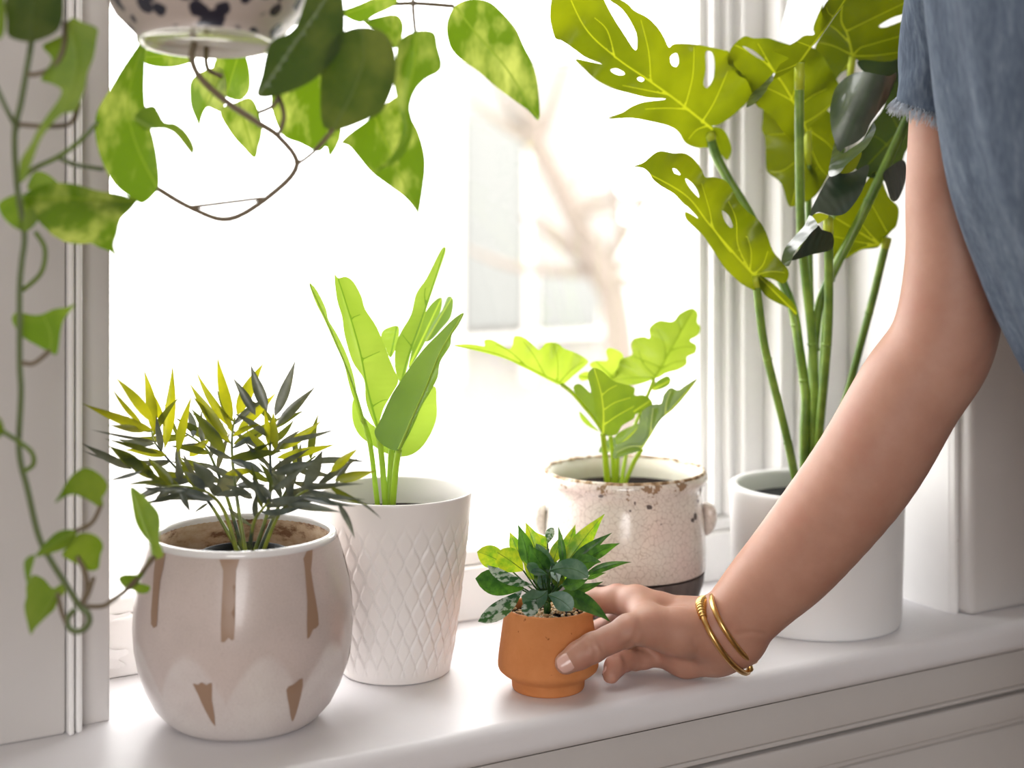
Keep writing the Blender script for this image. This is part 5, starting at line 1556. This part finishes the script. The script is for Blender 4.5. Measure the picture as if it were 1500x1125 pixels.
if True:
    a_, b_, c2, d_ = (Vector(bodyV[i]) for i in bodyQ[0])
    n0 = (c2 - a_).cross(d_ - b_)
    nn = L2W(nrm[bodyQ[0][0]])
    if n0.dot(nn) < 0: bodyQ = [q[::-1] for q in bodyQ]
# neck and head above the frame, carried by the shirt
ETA_F = (-RGT * 0.8 - FWD * 0.6).normalized()
ETA_L = UP.cross(ETA_F).normalized()
NK = RGT * 0.45 + FWD * 0.905 + UP * 0.60


def hw(p):
    return (float(p.dot(RGT)), float(p.dot(FWD)), float(p.dot(UP)))


FH = Field((0.25, 0.70, 0.50), (0.65, 1.10, 0.98), 0.004)
DH = FH.new()
hc = NK + UP * 0.20 + ETA_F * 0.03
FH.cone(DH, hw(NK - UP * 0.06), hw(NK + UP * 0.10 + ETA_F * 0.01), 0.062, 0.052, 0.02)
FH.cone(DH, hw(hc + UP * 0.035 - ETA_F * 0.02), hw(hc + UP * 0.03 + ETA_F * 0.015), 0.078, 0.074, 0.02)
FH.cone(DH, hw(hc + UP * 0.01 + ETA_F * 0.02), hw(hc - UP * 0.075 + ETA_F * 0.045), 0.064, 0.036, 0.025)
FH.cone(DH, hw(hc + ETA_F * 0.082 + UP * 0.012), hw(hc + ETA_F * 0.102 - UP * 0.022), 0.008, 0.011, 0.012)
for s_ in (-1, 1):
    FH.cone(DH, hw(hc + ETA_L * s_ * 0.076 + UP * 0.015), hw(hc + ETA_L * s_ * 0.074 - UP * 0.02), 0.012, 0.009, 0.006)
FH.cone(DH, hw(hc + ETA_F * 0.077 - UP * 0.045 + ETA_L * 0.016), hw(hc + ETA_F * 0.077 - UP * 0.045 - ETA_L * 0.016), 0.008, 0.008, 0.006)
V2h, Q2h = FH.mesh(DH)
off = len(bodyV)
bodyV += [L2W(p) for p in V2h]
bodyQ += [tuple(int(i) + off for i in q) for q in Q2h]
body = mesh_obj('body', bodyV, bodyQ, M_SKIN, TP)
cs_ = body.modifiers.new('smooth', 'SMOOTH')
cs_.factor, cs_.iterations = 0.5, 1
M_HAIR = mat('brown hair', (0.09, 0.05, 0.03), 0.5)
FHH = Field((0.25, 0.70, 0.50), (0.65, 1.15, 1.0), 0.005)
DHH = FHH.new()
FHH.cone(DHH, hw(hc + UP * 0.045 - ETA_F * 0.03), hw(hc + UP * 0.05 - ETA_F * 0.002), 0.090, 0.080, 0.02)
FHH.cone(DHH, hw(hc + UP * 0.03 - ETA_F * 0.045), hw(hc - UP * 0.13 - ETA_F * 0.055), 0.080, 0.060, 0.02)
Vh, Qh = FHH.mesh(DHH)
mesh_obj('hair', [L2W(p) for p in Vh], [tuple(int(i) for i in q) for q in Qh], M_HAIR, TP)

# finger nails
M_NAIL = mat('nail', (0.68, 0.42, 0.36), 0.25, 0.5, coat=0.3)


def nail(axis_a, axis_b, c0, n_dir, r, ln, half, m=None):
    a, b = L2W(axis_a), L2W(axis_b)
    t = (b - a).normalized()
    c = L2W(c0)
    n = (n_dir - t * n_dir.dot(t)).normalized()
    bb = t.cross(n)
    V, Fc = [], []
    N1, N2 = 10, 10
    for i in range(N1 + 1):
        u = -1 + 2 * i / N1
        wdt = (1 - abs(u) ** 4) ** 0.5 * 0.98 + 0.02
        rr = r * (1 - 0.10 * max(0, u))
        for j in range(N2 + 1):
            ph = half * wdt * (-1 + 2 * j / N2)
            edge = 1 if abs(j - N2 / 2) < N2 / 2 and 0 < i < N1 else 0
            V.append(c + t * (u * ln) + (n * math.cos(ph) + bb * math.sin(ph)) * (rr + (0.00035 if edge else -0.0003)))
    for i in range(N1):
        for j in range(N2):
            Fc.append((i * (N2 + 1) + j, i * (N2 + 1) + j + 1, (i + 1) * (N2 + 1) + j + 1, (i + 1) * (N2 + 1) + j))
    mesh_obj('fingernail', V, Fc, m or M_NAIL, body)


nail(T_I, T_T, T_T + (T_T - T_I) * -0.02, -FWD + UP * 0.25 - RGT * 0.1, 0.0085, 0.0070, 0.88)
nail(L3(901, 976, 1.152), L3(895, 989, 1.146), L3(896, 986, 1.147), -RGT - FWD * 0.25, 0.0064, 0.0042, 0.75)

# ---- denim shirt
M_DEN = mat('denim', (0.16, 0.22, 0.31), 0.85, 0.2)
c_, n_ = noise_col(M_DEN, [(0.28, (0.042, 0.058, 0.092)), (0.52, (0.076, 0.102, 0.145)), (0.76, (0.145, 0.18, 0.235))], 14, 8, 0.72, (4.5, 4.5, 0.8))
nw = N(M_DEN, 'ShaderNodeTexNoise', Scale=420.0, Detail=2.0)
lk(M_DEN, coords(M_DEN, 'Object', (1, 1, 0.25)), nw.inputs['Vector'])
wcol = ramp(M_DEN, nw.outputs['Fac'], [(0.35, (0.72, 0.74, 0.78)), (0.65, (1.18, 1.16, 1.12))])
mxw = N(M_DEN, 'ShaderNodeMix', data_type='RGBA', blend_type='MULTIPLY')
mxw.inputs[0].default_value = 1.0
lk(M_DEN, c_, mxw.inputs[6])
lk(M_DEN, wcol, mxw.inputs[7])
lk(M_DEN, mxw.outputs[2], bsdf(M_DEN).inputs['Base Color'])
bump(M_DEN, nw.outputs['Fac'], 0.25, 0.0008)


def zpx(y, d=0.95):
    return CAMZ + (YH - y) * d / F


EDGE = [(-330, 1560), (-270, 1450), (-200, 1408), (-80, 1382), (0, 1384), (80, 1392), (170, 1406), (270, 1427), (345, 1452), (400, 1474), (465, 1500), (560, 1545), (700, 1615), (900, 1690), (1150, 1740)]
edge = catmull(EDGE, 5)
V, Fc = [], []
SEG = 96
for i, (yy, xx) in enumerate(edge):
    z = zpx(yy)
    se = (xx - 750) / F * 0.95
    top = max(0.0, min(1.0, (yy + 330) / 120))
    ha, hb = 0.195 * (0.35 + 0.65 * top), 0.125 * (0.5 + 0.5 * top)
    ext = math.sqrt((ha * 0.6) ** 2 + (hb * 0.8) ** 2)
    cs = se + ext
    dc = 0.905
    for k in range(SEG):
        a = 2 * math.pi * k / SEG
        rip = 1 + 0.020 * math.sin(a * 9 + z * 6) * (0.3 + 0.7 * min(1, max(0, (yy + 100) / 500))) + 0.012 * math.sin(a * 17 + 2 - z * 11)
        p = RGT * cs + FWD * dc + UP * z + ETA_L * (ha * math.cos(a) * rip) + ETA_F * (hb * math.sin(a) * rip)
        V.append(p)
for i in range(len(edge) - 1):
    for k in range(SEG):
        k2 = (k + 1) % SEG
        Fc.append((i * SEG + k, i * SEG + k2, (i + 1) * SEG + k2, (i + 1) * SEG + k))
shirt = mesh_obj('shirt', V, Fc, M_DEN, TP)
# sleeve round the upper arm
SL = [(1470, -150, 1.02, 0.060), (1448, -90, 1.045, 0.054), (1425, -30, 1.062, 0.047), (1411, 30, 1.070, 0.0415), (1403, 90, 1.076, 0.0385), (1398, 130, 1.079, 0.0375), (1396, 152, 1.081, 0.0380)]
cc = catmull(SL, 6)
pts = [P(q[0], q[1], q[2]) for q in cc]
V, Fc = tube_geo(pts, [q[3] for q in cc], 48)
Fc = Fc[:-2]
Vn = []
for i, v in enumerate(V):
    r_, k = divmod(i, 48)
    c = pts[r_]
    a = 2 * math.pi * k / 48
    w_ = 1 + 0.03 * math.sin(a * 3 + r_ * 0.25) + 0.02 * math.sin(a * 5 - r_ * 0.4)
    Vn.append(c + (Vector(v) - c) * w_)
last = len(pts) - 1
ring = Vn[last * 48:(last + 1) * 48]
# the cuff slants: lower towards the body
tilt = []
for k, v in enumerate(ring):
    lat = (v - pts[last]).dot(RGT)
    tilt.append(v - UP * (0.0095 + 0.24 * lat))
b0 = len(Vn)
Vn += tilt
Fc += [(last * 48 + k, last * 48 + (k + 1) % 48, b0 + (k + 1) % 48, b0 + k) for k in range(48)]
b1 = len(Vn)
Vn += [pts[last] + (v - pts[last]) * 0.90 + UP * 0.004 for v in tilt]
Fc += [(b0 + k, b0 + (k + 1) % 48, b1 + (k + 1) % 48, b1 + k) for k in range(48)]
slv = mesh_obj('sleeve', Vn, Fc, M_DEN, shirt)
M_FRAY = mat('frayed denim thread', (0.50, 0.55, 0.61), 0.9)
rf = random.Random(21)
geo = []
for i in range(1000):
    a = rf.uniform(0, 48)
    k = int(a) % 48
    s_ = tilt[k].lerp(tilt[(k + 1) % 48], a - int(a))
    out = (s_ - pts[last])
    out.z = 0
    out.normalize()
    ln = rf.uniform(0.005, 0.0105)
    side = out.cross(UP) * rf.uniform(-0.5, 0.5)
    s_ = s_ + UP * rf.uniform(-0.0005, 0.003)
    dr = (-UP * rf.uniform(0.5, 1.2) + out * rf.uniform(0.0, 0.8) + side).normalized()
    m_ = s_ + dr * ln * 0.55 + out * rf.uniform(0, 0.0015)
    e = m_ + (dr + side * rf.uniform(-1, 1)).normalized() * ln * 0.5
    geo.append(tube_geo([s_, m_, e], [0.00028, 0.00026, 0.00018], 3))
V, Fc = join_geo(geo)
fh = mesh_obj('frayed_hem', V, Fc, M_FRAY, shirt)
fh['kind'] = 'stuff'
# trousers and shoes, below the frame
M_TRO = mat('dark trousers', (0.05, 0.055, 0.07), 0.8)
M_SHOE = mat('shoe leather', (0.06, 0.04, 0.03), 0.4)
hip = RGT * 0.60 + FWD * 0.905
geo = [tube_geo([hip + UP * 0.10, hip - UP * 0.02, hip - UP * 0.10], [0.135, 0.145, 0.13], 24)]
for s_ in (-1, 1):
    o_ = hip + ETA_L * s_ * 0.085
    geo.append(tube_geo([o_ - UP * 0.05, o_ - UP * 0.20, o_ - UP * 0.42, o_ - UP * 0.60, o_ - UP * 0.75], [0.09, 0.082, 0.062, 0.055, 0.052], 20))
V, Fc = join_geo(geo)
mesh_obj('trousers', V, Fc, M_TRO, TP)
for s_ in (-1, 1):
    o_ = hip + ETA_L * s_ * 0.085
    h_ = Vector((o_.x, o_.y, ZF))
    g = tube_geo([h_ - ETA_F * 0.07 + UP * 0.034, h_ - ETA_F * 0.03 + UP * 0.046, h_ + ETA_F * 0.06 + UP * 0.040, h_ + ETA_F * 0.14 + UP * 0.034, h_ + ETA_F * 0.17 + UP * 0.030],
                 [0.028, 0.044, 0.040, 0.036, 0.020], 16)
    mesh_obj('shoe', g[0], g[1], M_SHOE, TP)

# ---- gold bangle: a double coil with a wire-wrapped end
M_GOLD = mat('brushed gold', (0.72, 0.45, 0.16), 0.28, 0.5, 1.0)
bc = P(1066, 926, 1.15)
TB = thing('bracelet', 'thin double-coil gold bangle with a wire-wrapped knot on the wrist', 'bracelet', bc)


def ring_pts(cx, cy, ax, ay, bx_, by_, dep, n=48):
    out = []
    for i in range(n):
        t = 2 * math.pi * i / n
        c, s_ = math.cos(t), math.sin(t)
        out.append(P(cx + ax * c + bx_ * s_, cy + ay * c + by_ * s_, 1.150 - dep * s_))
    return out


ra_ = ring_pts(1062, 934, -33, -51, -12, 9, 0.0315)
rb_ = ring_pts(1075, 920, -31, -48, -10, 8, 0.0320)
for nm, r_ in (('coil', ra_), ('coil', rb_)):
    g = tube_geo(r_, 0.0021, 10, True)
    mesh_obj(nm, g[0], g[1], M_GOLD, TB)
kn = [ra_[i] for i in (47, 0, 1, 2, 3, 4, 5, 6)]
kq = catmull([tuple(p) for p in kn], 8)
rr = [0.0048 - 0.0022 * i / (len(kq) - 1) + 0.0005 * math.sin(i * 1.05) for i in range(len(kq))]
g = tube_geo([Vector(p) for p in kq], rr, 12)
mesh_obj('wire_wrap', g[0], g[1], M_GOLD, TB)
e0, e1 = P(1097, 972, 1.148), P(1100, 984, 1.148)
g = tube_geo([e0, e0.lerp(e1, 0.3), e0.lerp(e1, 0.8), e1], [0.0015, 0.0022, 0.0024, 0.0012], 10)
mesh_obj('end_cap', g[0], g[1], M_GOLD, TB)
